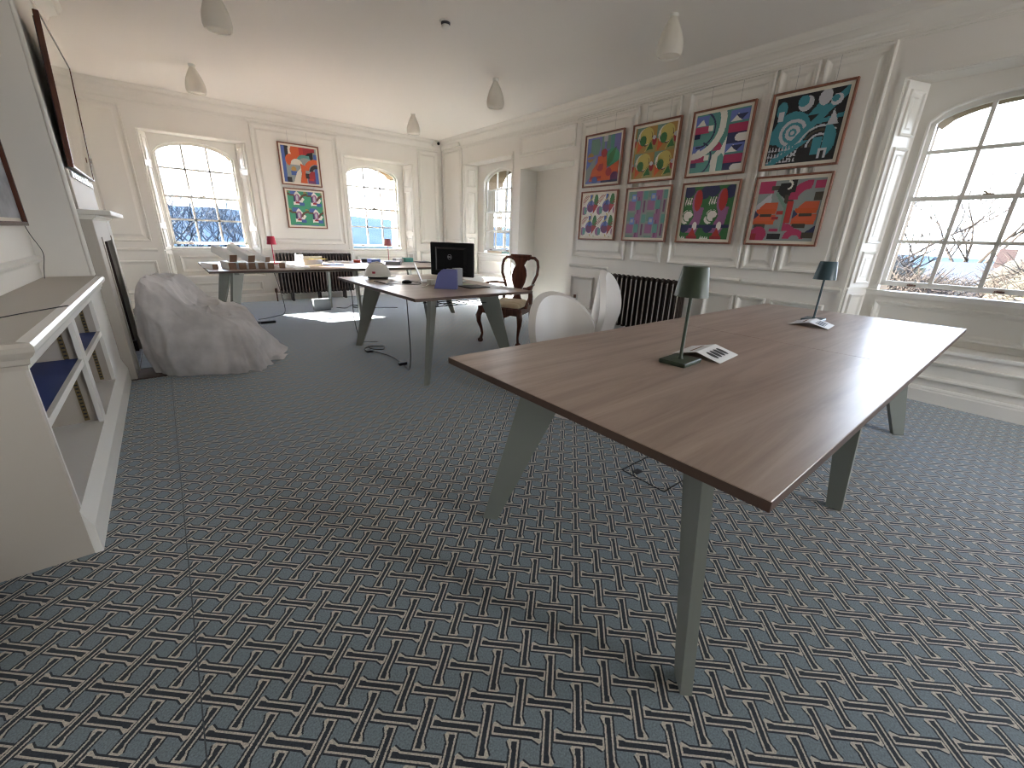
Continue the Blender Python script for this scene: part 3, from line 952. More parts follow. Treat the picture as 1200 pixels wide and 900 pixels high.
def art_p1():
    A = Art('lav')
    A.rect(0, 0, .2, 1, 'peri').poly([(.12, .62), (.36, .62), (.42, .8), (.36, .96), (.12, .96)], 'sage').rect(.44, .66, .54, 1, 'sage').rect(.60, .72, .70, 1, 'sage').rect(.72, .6, .82, 1, 'teal').rect(.50, .88, .62, 1, 'lgrey')
    A.circ(.12, .58, .10, 'mustard').rect(.02, .55, .24, .60, 'lav').poly([(0, .0), (.28, .3), (.3, .62), (0, .3)], 'grey').circ(.80, .52, .20, 'green').poly([(.6, .3), (.82, .45), (.9, .75), (.7, .6)], 'dgreen')
    A.poly([(.12, .05), (.2, .30), (.45, .55), (.62, .6), (.66, .3), (1, .45), (1, .05)], 'orange').circ(.54, .64, .09, 'dred').circ(.44, .36, .10, 'dred').rect(.36, .32, .5, .58, 'orange').circ(.46, .34, .08, 'dred').circ(.72, .22, .09, 'dred').circ(.90, .10, .12, 'purple')
    A.rect(.16, .10, .50, .15, 'dred').circ(.30, .06, .09, 'blue').rect(.5, .0, 1, .05, 'navy').rect(.25, .2, .32, .35, 'orange')
    return A
def art_p2():
    A = Art('mustard')
    def f(A, x, y, w_, h):
        A.rect(x, y + .5 * h, x + .5 * w_, y + 1 * h, 'sage').rect(x + .5 * w_, y, x + w_, y + .45 * h, 'olive').poly([(x + .1 * w_, y), (x + .5 * w_, y + .4 * h), (x + .1 * w_, y + .5 * h)], 'orange')
        A.circ(x + .45 * w_, y + .62 * h, .36 * w_, 'cream', .34 * h).circ(x + .52 * w_, y + .66 * h, .33 * w_, 'yellow', .32 * h).ring(x + .48 * w_, y + .6 * h, .15, .165, 'brown', -3.1, .6)
        A.circ(x + .36 * w_, y + .48 * h, .16 * w_, 'dgreen', .2 * h).poly([(x + .55 * w_, y + .1 * h), (x + .9 * w_, y + .12 * h), (x + .72 * w_, y + .5 * h)], 'dgreen').band(x + .5 * w_, y + .05 * h, x + .8 * w_, y + .55 * h, .02, 'yellow')
        A.circ(x + .93 * w_, y + .45 * h, .1 * w_, 'dred', .2 * h).circ(x + .9 * w_, y + .56 * h, .08 * w_, 'lgrey', .08 * h)
    tile2(f, A, 2, 2, .03, .0)
    return A
def art_p3():
    A = Art('teal')
    def f(A, x, y, w_, h):
        A.rect(x, y + .62 * h, x + .25, y + .95 * h, 'peri').rect(x, y + .35 * h, x + .28, y + .60 * h, 'pink')
        A.rect(x, y + .2 * h, x + .12, y + .35 * h, 'navy').poly([(x + .02, y + .62 * h), (x + .14, y + .85 * h), (x + .2, y + .62 * h)], 'white').rect(x + .26, y + .4 * h, x + .36, y + .6 * h, 'white')
    for j in (0, .5): f(A, 0, j, .5, .5)
    for j in (0, .5):
        A.rect(.66, j + .30, 1, j + .48, 'peri').rect(.66, j + .12, 1, j + .26, 'pink').rect(.66, j - .06, 1, j + .12, 'navy').poly([(.68, j + .30), (.80, j + .42), (.88, j + .30)], 'white').poly([(.76, j + .40), (.97, j + .40), (.87, j + .30)], 'navy').circ(.86, j + .03, .06, 'white').rect(.86, j - .03, 1, j + .09, 'white')
    A.ring(.10, .74, .28, .31, 'navy', -1.7, 1.2).ring(.10, .24, .28, .31, 'navy', -1.7, 1.2).ring(.02, .82, .46, .58, 'white', -1.6, .5)
    A.ring(.72, .12, .22, .32, 'white', 1.9, 3.4).poly([(.42, .0), (.54, 0), (.54, .3), (.42, .3)], 'white').poly([(.40, .36), (.52, .5), (.64, .36)], 'pink').poly([(.56, .36), (.66, .6), (.66, .22)], 'white')
    return A
def art_p4():
    A = Art('black')
    A.poly([(0, .32), (.0, .52), (.12, .66), (.3, .78), (.5, .7), (.5, .3), (.2, .3)], 'cyan').circ(.30, .50, .27, 'cyan')
    for r, c in ((.20, 'lgrey'), (.15, 'cyan'), (.11, 'lgrey'), (.06, 'cyan'), (.03, 'lgrey')): A.circ(.33, .46, r, c)
    A.band(.05, -.02, 1.02, .98, .10, 'cyan').poly([(.5, .68), (.78, .68), (.72, .95)], 'cyan').circ(.10, .82, .08, 'cyan', .12).rect(.06, .66, .14, .8, 'lgrey').circ(.44, .86, .11, 'lgrey').circ(.40, .90, .08, 'cyan').circ(.70, .90, .09, 'lgrey', .11).circ(.86, .84, .08, 'lgrey').circ(.84, .86, .05, 'cyan')
    for k, r in enumerate((.30, .24, .18, .13, .08)): A.ring(.74, .22, r - .03, r, 'lgrey' if k % 2 == 0 else 'umber', .8, 3.6)
    A.circ(.80, .28, .17, 'cyan', .24, half='r').rect(.66, .10, .78, .34, 'cyan').rect(.76, .04, .88, .18, 'lgrey').rect(.80, .04, .84, .14, 'black').band(.6, .55, 1.0, .62, .06, 'cyan').poly([(.8, .5), (.95, .5), (.86, .72)], 'lgrey')
    for k in range(9):
        for j in range(3): A.poly([(.01 + k * .05, .02 + j * .09), (.05 + k * .05, .02 + j * .09), (.03 + k * .05, .10 + j * .09)], 'lgrey')
    A.poly([(.0, .0), (.5, .32), (.6, .32), (.14, 0)], 'cyan')
    for k in range(5): A.rect(.30 + k * .03, .02 + k * .035, .335 + k * .03, .05 + k * .035, 'lgrey')
    return A
def art_q1():
    A = Art('white')
    def f(A, x, y, w_, h):
        for k in range(3): A.band(x - .02 + k * .05, y + .58 * h, x + .16 + k * .05, y + .98 * h, .016, 'dred')
        A.circ(x + .62 * w_, y + .45 * h, .26 * w_, 'lav', .28 * h).circ(x + .60 * w_, y + .38 * h, .20 * w_, 'purple', .2 * h).rect(x + .55 * w_, y + .5 * h, x + .70 * w_, y + 1.0 * h, 'blue')
        A.circ(x + .95 * w_, y + .72 * h, .13 * w_, 'dgreen', .3 * h).ring(x + .5 * w_, y + .95 * h, .10, .125, 'yellow', -1.6, .8).poly([(x + .8 * w_, y + .1 * h), (x + 1.1 * w_, y + .5 * h), (x + .8 * w_, y + .55 * h)], 'dred').circ(x + .2 * w_, y + .25 * h, .18 * w_, 'mauve', .2 * h).rect(x + .2 * w_, y + .1 * h, x + .36 * w_, y + .4 * h, 'teal')
    tile2(f, A, 2, 2, -.05, .0)
    return A
def art_q2():
    A = Art('grey')
    def f(A, x, y, w_, h):
        A.rect(x, y + .62 * h, x + .4 * w_, y + h, 'sage').rect(x + .45 * w_, y, x + .7 * w_, y + h, 'mauve').rect(x + .5 * w_, y, x + .56 * w_, y + h, 'purple').rect(x, y + .1 * h, x + .36 * w_, y + .5 * h, 'mauve').rect(x + .02 * w_, y + .14 * h, x + .30 * w_, y + .45 * h, 'pink' if 0 else 'mauve')
        A.rect(x + .14 * w_, y + .48 * h, x + .42 * w_, y + .78 * h, 'sky').rect(x + .2 * w_, y + .56 * h, x + .34 * w_, y + .72 * h, 'lgrey').rect(x + .40 * w_, y + .66 * h, x + .66 * w_, y + .92 * h, 'mauve').rect(x + .42 * w_, y + .12 * h, x + .66 * w_, y + .50 * h, 'teal').rect(x + .76 * w_, y + .55 * h, x + .98 * w_, y + .9 * h, 'teal').rect(x + .8 * w_, y, x + .9 * w_, y + .5 * h, 'purple')
    tile2(f, A, 2, 2, .02, .05)
    return A
def art_q3():
    A = Art('dgreen')
    for x in (0, .5):
        A.circ(x + .08, .92, .12, 'navy').circ(x + .42, .88, .10, 'navy', .12)
        for k in range(4): A.poly([(x + .02 + k * .05, .68 - k * .0), (x + .05 + k * .05, .80), (x + .065 + k * .05, .80), (x + .045 + k * .05, .64)], 'white')
        A.poly([(x + .12, .12), (x + .22, .38), (x + .26, .62), (x + .44, .60), (x + .40, .3), (x + .36, .1)], 'mauve').circ(x + .28, .72, .10, 'mauve', .22).circ(x + .30, .74, .08, 'red', .2).circ(x + .12, .48, .11, 'white', .08).circ(x + .07, .38, .09, 'white', .09).ring(x + .13, .44, .10, .115, 'dgreen')
        A.rect(x + .0, .22, x + .5, .27, 'navy').circ(x + .08, .22, .10, 'navy', half='b').circ(x + .30, .25, .05, 'white', .08).poly([(x + .18, .05), (x + .27, .22), (x + .36, .05)], 'red').circ(x + .42, .12, .07, 'dgreen', .09).rect(x + .16, .0, x + .38, .06, 'dred')
        for k in range(4): A.poly([(x - .06 + k * .045, .0), (x - .03 + k * .045, .06), (x - .01 + k * .045, 0)], 'white')
    return A
def art_q4():
    A = Art('grey')
    A.rect(.0, .80, .25, 1, 'pink').rect(.2, .84, .36, .92, 'umber').poly([(0, .60), (.22, .80), (.25, .6), (0, .5)], 'lgrey')
    for x in (0.0, .62):
        A.poly([(x + .02, .50), (x + .14, .64), (x + .36, .64), (x + .36, .50)], 'coral').rect(x + .02, .45, x + .34, .54, 'orange').rect(x + .0, .33, x + .36, .44, 'coral').rect(x + .0, .27, x + .34, .33, 'orange').rect(x + .10, .40, x + .28, .45, 'umber').poly([(x, .36), (x + .08, .44), (x, .52)], 'navy').rect(x + .02, .22, x + .22, .28, 'umber')
    A.poly([(.34, .95), (.55, .95), (.55, .6), (.3, .82)], 'black').rect(.44, .58, .58, .76, 'umber').band(.3, .8, .52, .5, .05, 'sage').rect(.30, .16, .44, .20, 'pink').rect(.46, .15, .52, .62, 'sage').ring(.80, .68, .16, .30, 'pink', 1.5, 3.3).rect(.5, .30, .60, .66, 'red').rect(.36, .44, .46, .50, 'red').rect(.30, .36, .40, .40, 'dred')
    A.rect(.86, .84, 1, .97, 'pink').rect(.88, .66, 1, .78, 'umber').poly([(.5, .17), (.74, .17), (.6, .28), (.5, .3)], 'pink').circ(.12, .10, .14, 'pink').rect(.0, .0, .1, .12, 'dred').rect(.28, .02, .5, .12, 'black').circ(.70, .04, .16, 'pink', half='t').circ(.72, .02, .08, 'grey', half='t').rect(.82, .05, 1, .14, 'umber').poly([(.86, .14), (1, .14), (1, .26)], 'navy')
    A.rect(.50, .80, .58, 1.0, 'black').ring(.45, .92, .05, .08, 'white', -1.5, 1.5)
    return A

def picture(T0, u0, u1, z0, z1, fn, label, flip=False, wl=.19, group='abstract prints in thin red-brown frames'):
    T = lambda u, n, z: T0(u, n + .024, z)
    c = T((u0 + u1) / 2, 0.012, z0)
    t = thing('framed_print', label, 'picture', c, 0, group)
    P = lambda name, mb, m, **k: obj(name, mb, m, t, world=True, **k)
    fw = .018
    for a, b, c_, d in ((u0, u0 + fw, z0, z1), (u1 - fw, u1, z0, z1), (u0 + fw, u1 - fw, z0, z0 + fw), (u0 + fw, u1 - fw, z1 - fw, z1)):
        P('frame_rail', MB().bbox(a, b, .012, .042, c_, d, .003, T=T), M['frame'])
    P('mount', MB().box(u0 + fw, u1 - fw, .014, .026, z0 + fw, z1 - fw, T=T), M['mount'])
    mg_ = .046
    A = fn(); n = A.n
    a0, a1, b0, b1 = u0 + mg_, u1 - mg_, z0 + mg_, z1 - mg_
    mb = MB()
    for j in range(n + 1):
        for i in range(n + 1):
            q = i / n
            uu = a1 - (a1 - a0) * q if flip else a0 + (a1 - a0) * q
            mb.v.append(T(uu, .029, b0 + (b1 - b0) * j / n))
    mb.f = [(j * (n + 1) + i, j * (n + 1) + i + 1, (j + 1) * (n + 1) + i + 1, (j + 1) * (n + 1) + i) for j in range(n) for i in range(n)]
    o = P('print', mb, M['art'], fix=False)
    ca = o.data.color_attributes.new('print', 'FLOAT_COLOR', 'CORNER')
    col = np.ones((n * n, 4, 4), np.float32)
    col[:, :, :3] = A.a.reshape(n * n, 1, 3)
    ca.data.foreach_set('color', col.ravel())
    for uu in (u0 + .17, u1 - .17):
        P('picture_wire', MB().tube([T(uu, .016, z1), T(uu, .020, z1 + wl)], .0014, 4), M['grey'])
    return t
US = ((3.735, 4.385), (2.955, 3.605), (2.17, 2.82), (1.375, 2.025))
TOP = ((art_p1, 'framed print of an orange factory shape on violet blue, upper row nearest the alcove'), (art_p2, 'framed print with yellow discs and green leaves, second in the upper row'),
       (art_p3, 'framed print with a white arc on teal and blue triangles, third in the upper row'), (art_p4, 'framed black print with turquoise rings and diagonal, upper row nearest the window'))
BOT = ((art_q1, 'framed white print with violet discs and red stripes, lower row nearest the alcove'), (art_q2, 'framed print of overlapping mauve, teal and blue squares, second in the lower row'),
       (art_q3, 'framed green print with two red and pink standing shapes, third in the lower row'), (art_q4, 'framed grey and black print with coral bars, lower row nearest the window'))
for (a, b), (fn, lb) in zip(US, TOP): picture(RWL, a, b, 1.878, 2.522, fn, lb, True)
for (a, b), (fn, lb) in zip(US, BOT): picture(RWL, a, b, 1.197, 1.828, fn, lb, True, wl=.045)
picture(FW, 1.787, 2.43, 1.93, 2.572, art_masks, 'framed print of red, orange and black curved figures between the far windows, upper one')
picture(FW, 1.79, 2.445, 1.24, 1.885, art_eyes, 'framed green print with four repeated eye shapes, lower one between the far windows', wl=.04)

# ------------------------------------------------------------------ radiators
def radiator(T, u0, u1, z0, z1, n, label, nc, w_, dep, valve_sides, glint):
    c = T((u0 + u1) / 2, 0.1, 0)
    t = thing('column_radiator', label, 'radiator', c)
    P = lambda name, mb, m, **k: obj(name, mb, m, t, world=True, **k)
    def section(u):
        mb = MB()
        mb.box(u - .0045, u + .0045, .055 + dep, .063 + dep, z0 + .05, z1 - .05, 1, T=T)  # thin front strip, edge highlight put into its colour
        for k in range(nc):
            nn = .06 + dep * (k + .5) / nc
            rr = dep / nc * .42
            ring = []
            for (z, s) in ((z0 + .02, .5), (z0 + .05, 1), (z1 - .05, 1), (z1 - .012, .6)):
                ring.append([T(u + w_ * s * a, nn + rr * s * b, z) for a, b in ((-.5, -.6), (-.25, -1), (.25, -1), (.5, -.6), (.5, .6), (.25, 1), (-.25, 1), (-.5, .6))])
            mb.loft(ring, True, True)
        for zz in (z0 + .045, z1 - .05):
            mb.box(u - w_ * .42, u + w_ * .42, .065, .055 + dep, zz - .022, zz + .03, T=T)
        return mb
    step = (u1 - u0) / n
    for k in range(n):
        P('radiator_section', section(u0 + step * (k + .5)), [M['iron'], glint], smooth=30)
    P('header', MB().tube([T(u0, .06 + dep / 2, z0 + .05), T(u1, .06 + dep / 2, z0 + .05)], .022, 8).tube([T(u0, .06 + dep / 2, z1 - .055), T(u1, .06 + dep / 2, z1 - .055)], .022, 8), M['iron'], smooth=True)
    for q in (.14, .5, .86):
        uu = u0 + (u1 - u0) * q
        P('foot', MB().box(uu - .015, uu + .015, .07, .05 + dep, 0, z0 + .03, T=T), M['iron'])
    for sgn, uu in valve_sides:
        P('valve', MB().tube([T(uu, .06 + dep / 2, z0 + .05), T(uu + sgn * .07, .06 + dep / 2, z0 + .05), T(uu + sgn * .07, .06 + dep / 2, 0.0)], .012, 8)
          .lathe([(.02, -.02), (.024, 0), (.024, .05), (.012, .06)], T(uu + sgn * .07, .06 + dep / 2, z0 + .06), 10), M['copper'], smooth=30)
    return t
radiator(FW, 1.50, 2.78, .11, .83, 24, 'long dark brown column radiator under the far wall pictures', 3, .030, .17, ((-1, 1.50), (1, 2.78)), mat('dull_edge_highlight', (.20, .15, .125), .35))  # strip colour imitates light caught on the section edges
radiator(RWL, 2.54, 3.80, .10, .79, 17, 'dark column radiator on the right wall beneath the row of prints', 2, .026, .16, ((-1, 2.54),), mat('bright_edge_highlight', (.50, .46, .43), .35))  # same painted edge highlight, brighter

# ------------------------------------------------------------------ desks
def bench(name, x0, x1, y0, y1, label, mids=(), seam=True, rails=True, tops=None):
    """top of two boards, steel frame, diagonal splayed legs"""
    cx, cy = (x0 + x1) / 2, (y0 + y1) / 2
    t = thing(name, label, 'desk', (cx, cy, 0))
    P = lambda nm, mb, m, **k: obj(nm, mb, m, t, world=True, **k)
    H = .74; TH = .024
    g = .0012
    halves = ((x0, cx - g), (cx + g, x1)) if seam else ((x0, x1),)
    for a, b in halves:
        tp = P('table_top', MB().bbox(a, b, y0, y1, H - TH + .002, H, .0015), M['top'])
        ed = MB()
        ed.box(a, b, y0 - .001, y0 + .002, H - TH, H - .0015).box(a, b, y1 - .002, y1 + .001, H - TH, H - .0015)
        if a == x0: ed.box(a - .001, a + .002, y0, y1, H - TH, H - .0015)
        if b == x1: ed.box(b - .002, b + .001, y0, y1, H - TH, H - .0015)
        obj('edge_band', ed, M['edge'], tp, world=True)
    zt = H - TH
    def leg(fx, fy, dx, dy, mid=False):
        d = Vector((dx, dy, 0)).normalized()
        n = Vector((-d.y, d.x, 0))
        if mid: pr = [(0, -.03, .032), (zt - .005, .02, .13)]
        else: pr = [(0, -.03, .035), (zt - .005, .145, .335)]
        rings = []
        for z, s0, s1 in pr:
            r = []
            for s, o in ((s0, -.016), (s1, -.016), (s1, .016), (s0, .016)):
                q = Vector((fx, fy, z)) + d * s + n * o
                r.append(tuple(q))
            rings.append(r)
        P('leg', MB().loft(rings), M['leg'])
        q = Vector((fx, fy, 0))
        P('leg_foot', MB().loft([[tuple(q + d * s + n * o + Vector((0, 0, z))) for s, o in ((-.024, -.012), (.028, -.012), (.028, .012), (-.024, .012))] for z in (0, .006)]), M['black'])
    ins, iy = .128, .118
    for fx, dx in ((x0 + ins, 1), (x1 - ins, -1)):
        for fy, dy in ((y0 + iy, 1), (y1 - iy, -1)):
            leg(fx, fy, dx, dy)
    for mx in mids:
        leg(mx, y0 + iy, 0, 1, True); leg(mx, y1 - iy, 0, -1, True)
    if rails:
        yi = .36 if (y1 - y0) < 1.4 else .45
        for yy in (y0 + yi, y1 - yi):
            P('frame_beam', MB().box(x0 + .26, x1 - .26, yy - .02, yy + .02, zt - .045, zt - .0), M['leg'])
        for xx in (x0 + .28, x1 - .28, *mids):
            P('cross_beam', MB().box(xx - .025, xx + .025, y0 + .22, y1 - .22, zt - .04, zt - .001), M['leg'])
    return t
T1 = bench('bench_desk', .80, 3.826, .1975, 1.374, 'large grey-brown bench desk with grey splayed legs, nearest the camera', mids=(2.315,))
T2 = bench('bench_desk', 1.396, 2.56, 2.866, 4.703, 'smaller bench desk carrying the black monitor, in the middle of the room', seam=False)
T3 = bench('bench_desk', .352, 3.66, 5.76, 7.42, 'long bench desk piled with rolls and papers under the far windows', mids=(2.02,))
# cable tray under the middle desk
tr = MB()
for k in range(7):
    tr.tube([(1.75 + k * .1, 3.15, .62), (1.75 + k * .1, 3.38, .62)], .004, 5)
for yy in (3.15, 3.265, 3.38):
    tr.tube([(1.72, yy, .62), (2.38, yy, .62)], .004, 5)
for xx in (1.74, 2.36):
    tr.tube([(xx, 3.15, .62), (xx, 3.15, .71)], .004, 5).tube([(xx, 3.38, .62), (xx, 3.38, .71)], .004, 5)
obj('cable_tray', tr, M['black'], T2, world=True)

# ------------------------------------------------------------------ cordless table lamps
def table_lamp(x, y, m, label, rz=0.0, z=.74):
    t = thing('table_lamp', label, 'lamp', (x, y, z), rz)
    obj('base', MB().bbox(-.07, .07, -.055, .055, 0, .016, .003), m, t)
    obj('pole', MB().lathe([(.010, .014), (.010, .02), (.0065, .026), (.0065, .30), (.001, .30)], n=12), m, t, smooth=True)
    prof = [(.062, .262), (.047, .368), (.045, .371), (.001, .372)]
    prof2 = [(.001, .369), (.044, .367), (.0595, .262), (.062, .262)]
    obj('lamp_shade', MB().lathe(prof + prof2, n=28, caps=False), m, t, smooth=40)
    obj('diffuser', MB().lathe([(.001, .295), (.05, .295), (.05, .300), (.001, .300)], n=20), M['plastic'], t)
    return t
table_lamp(1.535, .812, M['green'], 'green cordless table lamp on the nearest desk', .05)
table_lamp(3.225, .850, M['teal'], 'teal blue cordless table lamp on the nearest desk', .05)
table_lamp(1.20, 6.85, M['red'], 'crimson table lamp on the far desk, behind the white rolls', .1)
table_lamp(2.98, 7.05, M['pink'], 'dusty pink table lamp on the far desk in front of the right far window', .1)

def leaflet(x, y, rz, label, L=.21, Wd=.10, hgt=.028):
    t = thing('leaflet', label, 'leaflet', (x, y, .7405), rz)
    mb = MB()
    for sgn in (1, -1):
        a, b = (0, sgn * Wd)
        vs = [(-L / 2, 0, hgt), (L / 2, 0, hgt), (L / 2, b, .001), (-L / 2, b, .001)]
        mb.add(vs + [(v[0], v[1], v[2] + .0015) for v in vs], [(0, 1, 2, 3), (4, 5, 6, 7), (0, 1, 5, 4), (1, 2, 6, 5), (2, 3, 7, 6), (3, 0, 4, 7)])
    obj('card', mb, M['paper'], t)
    for sgn in (-1,):
        for k in range(4):
            cx = -.058 + k * .036
            vs = []
            for i in range(14):
                a = 2 * PI * i / 14
                yy = sgn * (.05 + .027 * math.sin(a))
                vs.append((cx + .0150 * math.cos(a), yy, hgt * (1 - abs(yy) / Wd) + .0025 + .001))
            obj('printed_oval', MB().add(vs, [tuple(range(14))]), M['dark'], t)
    vs = [(-.07, .03, hgt * .7 + .003), (.06, .03, hgt * .7 + .003), (.06, .042, hgt * .58 + .003), (-.07, .042, hgt * .58 + .003)]
    obj('printed_band', MB().add(vs, [(0, 1, 2, 3)]), M['board'], t)
    return t
leaflet(1.745, .815, .10, 'folded white leaflet with four dark ovals beside the green lamp')
leaflet(3.03, .80, .10, 'folded white leaflet with four dark ovals beside the teal lamp', L=.20)

# ------------------------------------------------------------------ things on the middle desk
def prism_box(name, mb, m, label, cat, group=None):
    return tag(obj(name, mb, m), label, cat, group)
# hard hat
hh_ = thing('hard_hat', 'white hard hat lying on the middle desk', 'helmet', (1.735, 4.42, .742), math.radians(-35))
rg = []
for k in range(9):
    a = PI / 2 * k / 8
    r = math.cos(a) ** .8 if k < 8 else .02
    rg.append([(.135 * r * math.cos(t * 2 * PI / 24), .108 * r * math.sin(t * 2 * PI / 24) * 1.0, .03 + .125 * math.sin(a)) for t in range(24)])
obj('shell', MB().loft(rg, True, True), M['plastic'], hh_, smooth=60)
obj('brim', MB().loft([[(s * .150 * math.cos(t * 2 * PI / 24) + (.035 * max(0, math.cos(t * 2 * PI / 24)) * (s > .95)), s * .118 * math.sin(t * 2 * PI / 24), z) for t in range(24)] for s, z in ((.9, .034), (1.02, .026), (1.02, .020), (.9, .026))], True, False), M['plastic'], hh_, smooth=40)
obj('ridge', MB().tube([(-.10, 0, .12), (-.05, 0, .152), (0, 0, .160), (.05, 0, .152), (.10, 0, .12)], [.006, .011, .012, .011, .006], 8), M['plastic'], hh_, smooth=True)
obj('headband', MB().loft([[(.105 * math.cos(t * 2 * PI / 20), .085 * math.sin(t * 2 * PI / 20), z) for t in range(20)] for z in (.0, .035)], True, False), M['dark'], hh_, smooth=True)
obj('badge', MB().box(-.03, .0, -.110, -.104, .055, .075), M['red'], hh_)
# monitor
ma = Vector((2.20, 4.09, 0)); mbv = Vector((2.40, 3.59, 0))
mc = (ma + mbv) / 2
ang = math.atan2((mbv - ma).y, (mbv - ma).x)
mo = thing('computer_monitor', 'black computer monitor seen from behind on the middle desk', 'monitor', (mc.x, mc.y, .742), ang)
# local x along width (left -> right in view), local -y toward the camera
obj('casing', MB().bbox(-.27, .27, -.018, .018, .055, .385, .008), M['black'], mo)
obj('rear_bulge', MB().loft([[(sx_ * w_, y_, .22 + sz_ * h_) for sx_, sz_ in ((-1, -1), (1, -1), (1, 1), (-1, 1))] for w_, h_, y_ in ((.20, .12, -.018), (.17, .10, -.036))]), M['black'], mo)
obj('screen', MB().box(-.262, .262, .018, .0195, .066, .377), M['dark'], mo)
ringp = [(.024 * math.cos(t * PI / 12), -.0375, .245 + .024 * math.sin(t * PI / 12)) for t in range(25)]
lg = MB().tube(ringp, .0016, 6)
def seg(x0, z0, x1, z1): lg.box(min(x0, x1) - .0013, max(x0, x1) + .0013, -.0385, -.037, min(z0, z1) - .0013, max(z0, z1) + .0013)
zb, zt_ = .239, .251
# D E L L
seg(-.0175, zb, -.0175, zt_); seg(-.0175, zt_, -.011, zt_); seg(-.0175, zb, -.011, zb); seg(-.0095, zb + .002, -.0095, zt_ - .002)
lg.tube([(-.006, -.038, .245), (.001, -.038, zt_)], .0013, 4).tube([(-.006, -.038, .245), (.001, -.038, zb)], .0013, 4).tube([(-.006, -.038, .245), (.003, -.038, .2455)], .0013, 4)
seg(.0055, zb, .0055, zt_); seg(.0055, zb, .010, zb); seg(.0135, zb, .0135, zt_); seg(.0135, zb, .018, zb)
obj('logo', lg, M['grey'], mo)
obj('stand', MB().bbox(-.03, .03, -.06, -.037, .0, .13, .004), M['silver'], mo)
obj('stand_foot', MB().bbox(-.12, .12, -.10, .09, -.001, .010, .003), M['silver'], mo)
cord('monitor_cable', [(.05, -.03, .08), (.07, -.06, .05), (.06, -.09, .03), (.12, -.10, .006), (.2, -.08, .005)], .003, M['black'], None, parent=mo)
# organiser
og = thing('desk_organiser', 'lavender blue felt desk organiser in front of the monitor', 'organiser', (1.93, 3.33, .742), math.radians(-38))
for nm, mb in (('side_wall', [(-.10, 0), (.10, 0), (.10, .165), (-.03, .165), (-.065, .13)]),):
    for y0, y1 in ((-.05, -.044), (.044, .05)):
        obj(nm, MB().prism(mb, y0, y1, T=lambda x, z, y: (x, y, z)), M['lav'], og)
obj('end_wall', MB().box(.094, .10, -.044, .044, 0, .165), M['lav'], og)
obj('floor_board', MB().box(-.10, .094, -.044, .044, 0, .005), M['lav'], og)
obj('inner_wall', MB().box(-.01, -.005, -.044, .044, .005, .15), M['lav'], og)
# laptop stand / folded tablet, dock, mouse, papers, pads
lp = thing('laptop', 'slim silver laptop standing open behind the organiser', 'laptop', (2.00, 3.95, .742), math.radians(-118))
obj('lid', MB().prism([(-.11, 0), (.11, 0), (.11, .008), (-.11, .008)], 0, .19, T=lambda x, y, z: (x, y - z * .35, z * .95)), M['silver'], lp)
obj('keyboard_base', MB().bbox(-.11, .11, .01, .16, 0, .012, .003), M['silver'], lp)
obj('badge', MB().lathe([(.010, 0), (.010, .001)], n=12, T=lambda x, y, z: (x, -.037 - z - y * .35, .09 + y * .95)), M['dark'], lp)
prism_box('charger_block', MB().bbox(1.93, 2.0, 3.62, 3.70, .741, .79, .005), M['plastic'], 'white charger block beside the silver laptop', 'charger')
prism_box('computer_mouse', MB().lathe([(.045, 0), (.05, .01), (.04, .025), (.02, .032), (.001, .033)], (1.80, 3.86, .741), 14), M['black'], 'small black mouse on the middle desk between hat and organiser', 'mouse')
prism_box('paper_sheet', MB().box(1.60, 1.80, 3.95, 4.22, .741, .7415), M['paper'], 'white sheet of paper beside the hard hat', 'paper')
prism_box('paper_sheet', MB().box(2.36, 2.50, 3.05, 3.25, .741, .7415), M['paper'], 'white sheet near the right end of the middle desk', 'paper')
prism_box('writing_pad', MB().bbox(2.12, 2.34, 3.22, 3.44, .741, .749, .002), M['dark'], 'black writing pad right of the felt organiser', 'notebook')
prism_box('green_sheet', MB().box(2.15, 2.33, 3.40, 3.60, .7415, .745), mat('pale_green_paper', (.45, .5, .33), .6), 'pale green paper under the monitor', 'paper')
prism_box('steel_ruler', MB().box(1.58, 1.62, 3.75, 4.15, .741, .744), M['dark'], 'dark flat ruler lying on the middle desk near the hard hat', 'ruler')
prism_box('pencil_box', MB().bbox(2.10, 2.19, 3.46, 3.51, .741, .905, .003), M['grey'], 'grey upright folder box behind the felt organiser', 'box')
cord('cable', [(1.62, 3.9, .744), (1.72, 3.78, .744), (1.86, 3.72, .744), (1.93, 3.85, .744), (1.9, 4.05, .744)], .003, M['black'], 'thin black cable curled on the middle desk top')
cord('cable', [(1.93, 3.66, .75), (1.86, 3.58, .744), (1.78, 3.5, .744), (1.86, 3.42, .744)], .003, M['plastic'], 'thin white cable beside the organiser')
cord('cable', [(1.455, 3.14, .70), (1.47, 3.16, .45), (1.50, 3.22, .2), (1.56, 3.40, .02), (1.60, 3.62, .008), (1.62, 3.95, .006), (1.56, 4.2, .006), (1.50, 4.35, .008), (1.60, 4.45, .006), (1.72, 4.38, .006), (1.66, 4.25, .008), (1.56, 4.33, .012), (1.60, 4.52, .01)], .004, M['black'], 'black cable trailing from the middle desk to the carpet')
prism_box('cable_adapter', MB().bbox(1.56, 1.64, 3.60, 3.64, 0.001, .03, .004), M['black'], 'small black inline adapter on the carpet below the middle desk', 'adapter')
cord('cable', [(1.42, 4.4, .70), (1.47, 4.5, .55), (1.50, 4.6, .35), (1.56, 4.7, .1), (1.62, 4.72, .006), (1.75, 4.62, .006)], .004, M['black'], 'black cable hanging beside the rear leg of the middle desk')

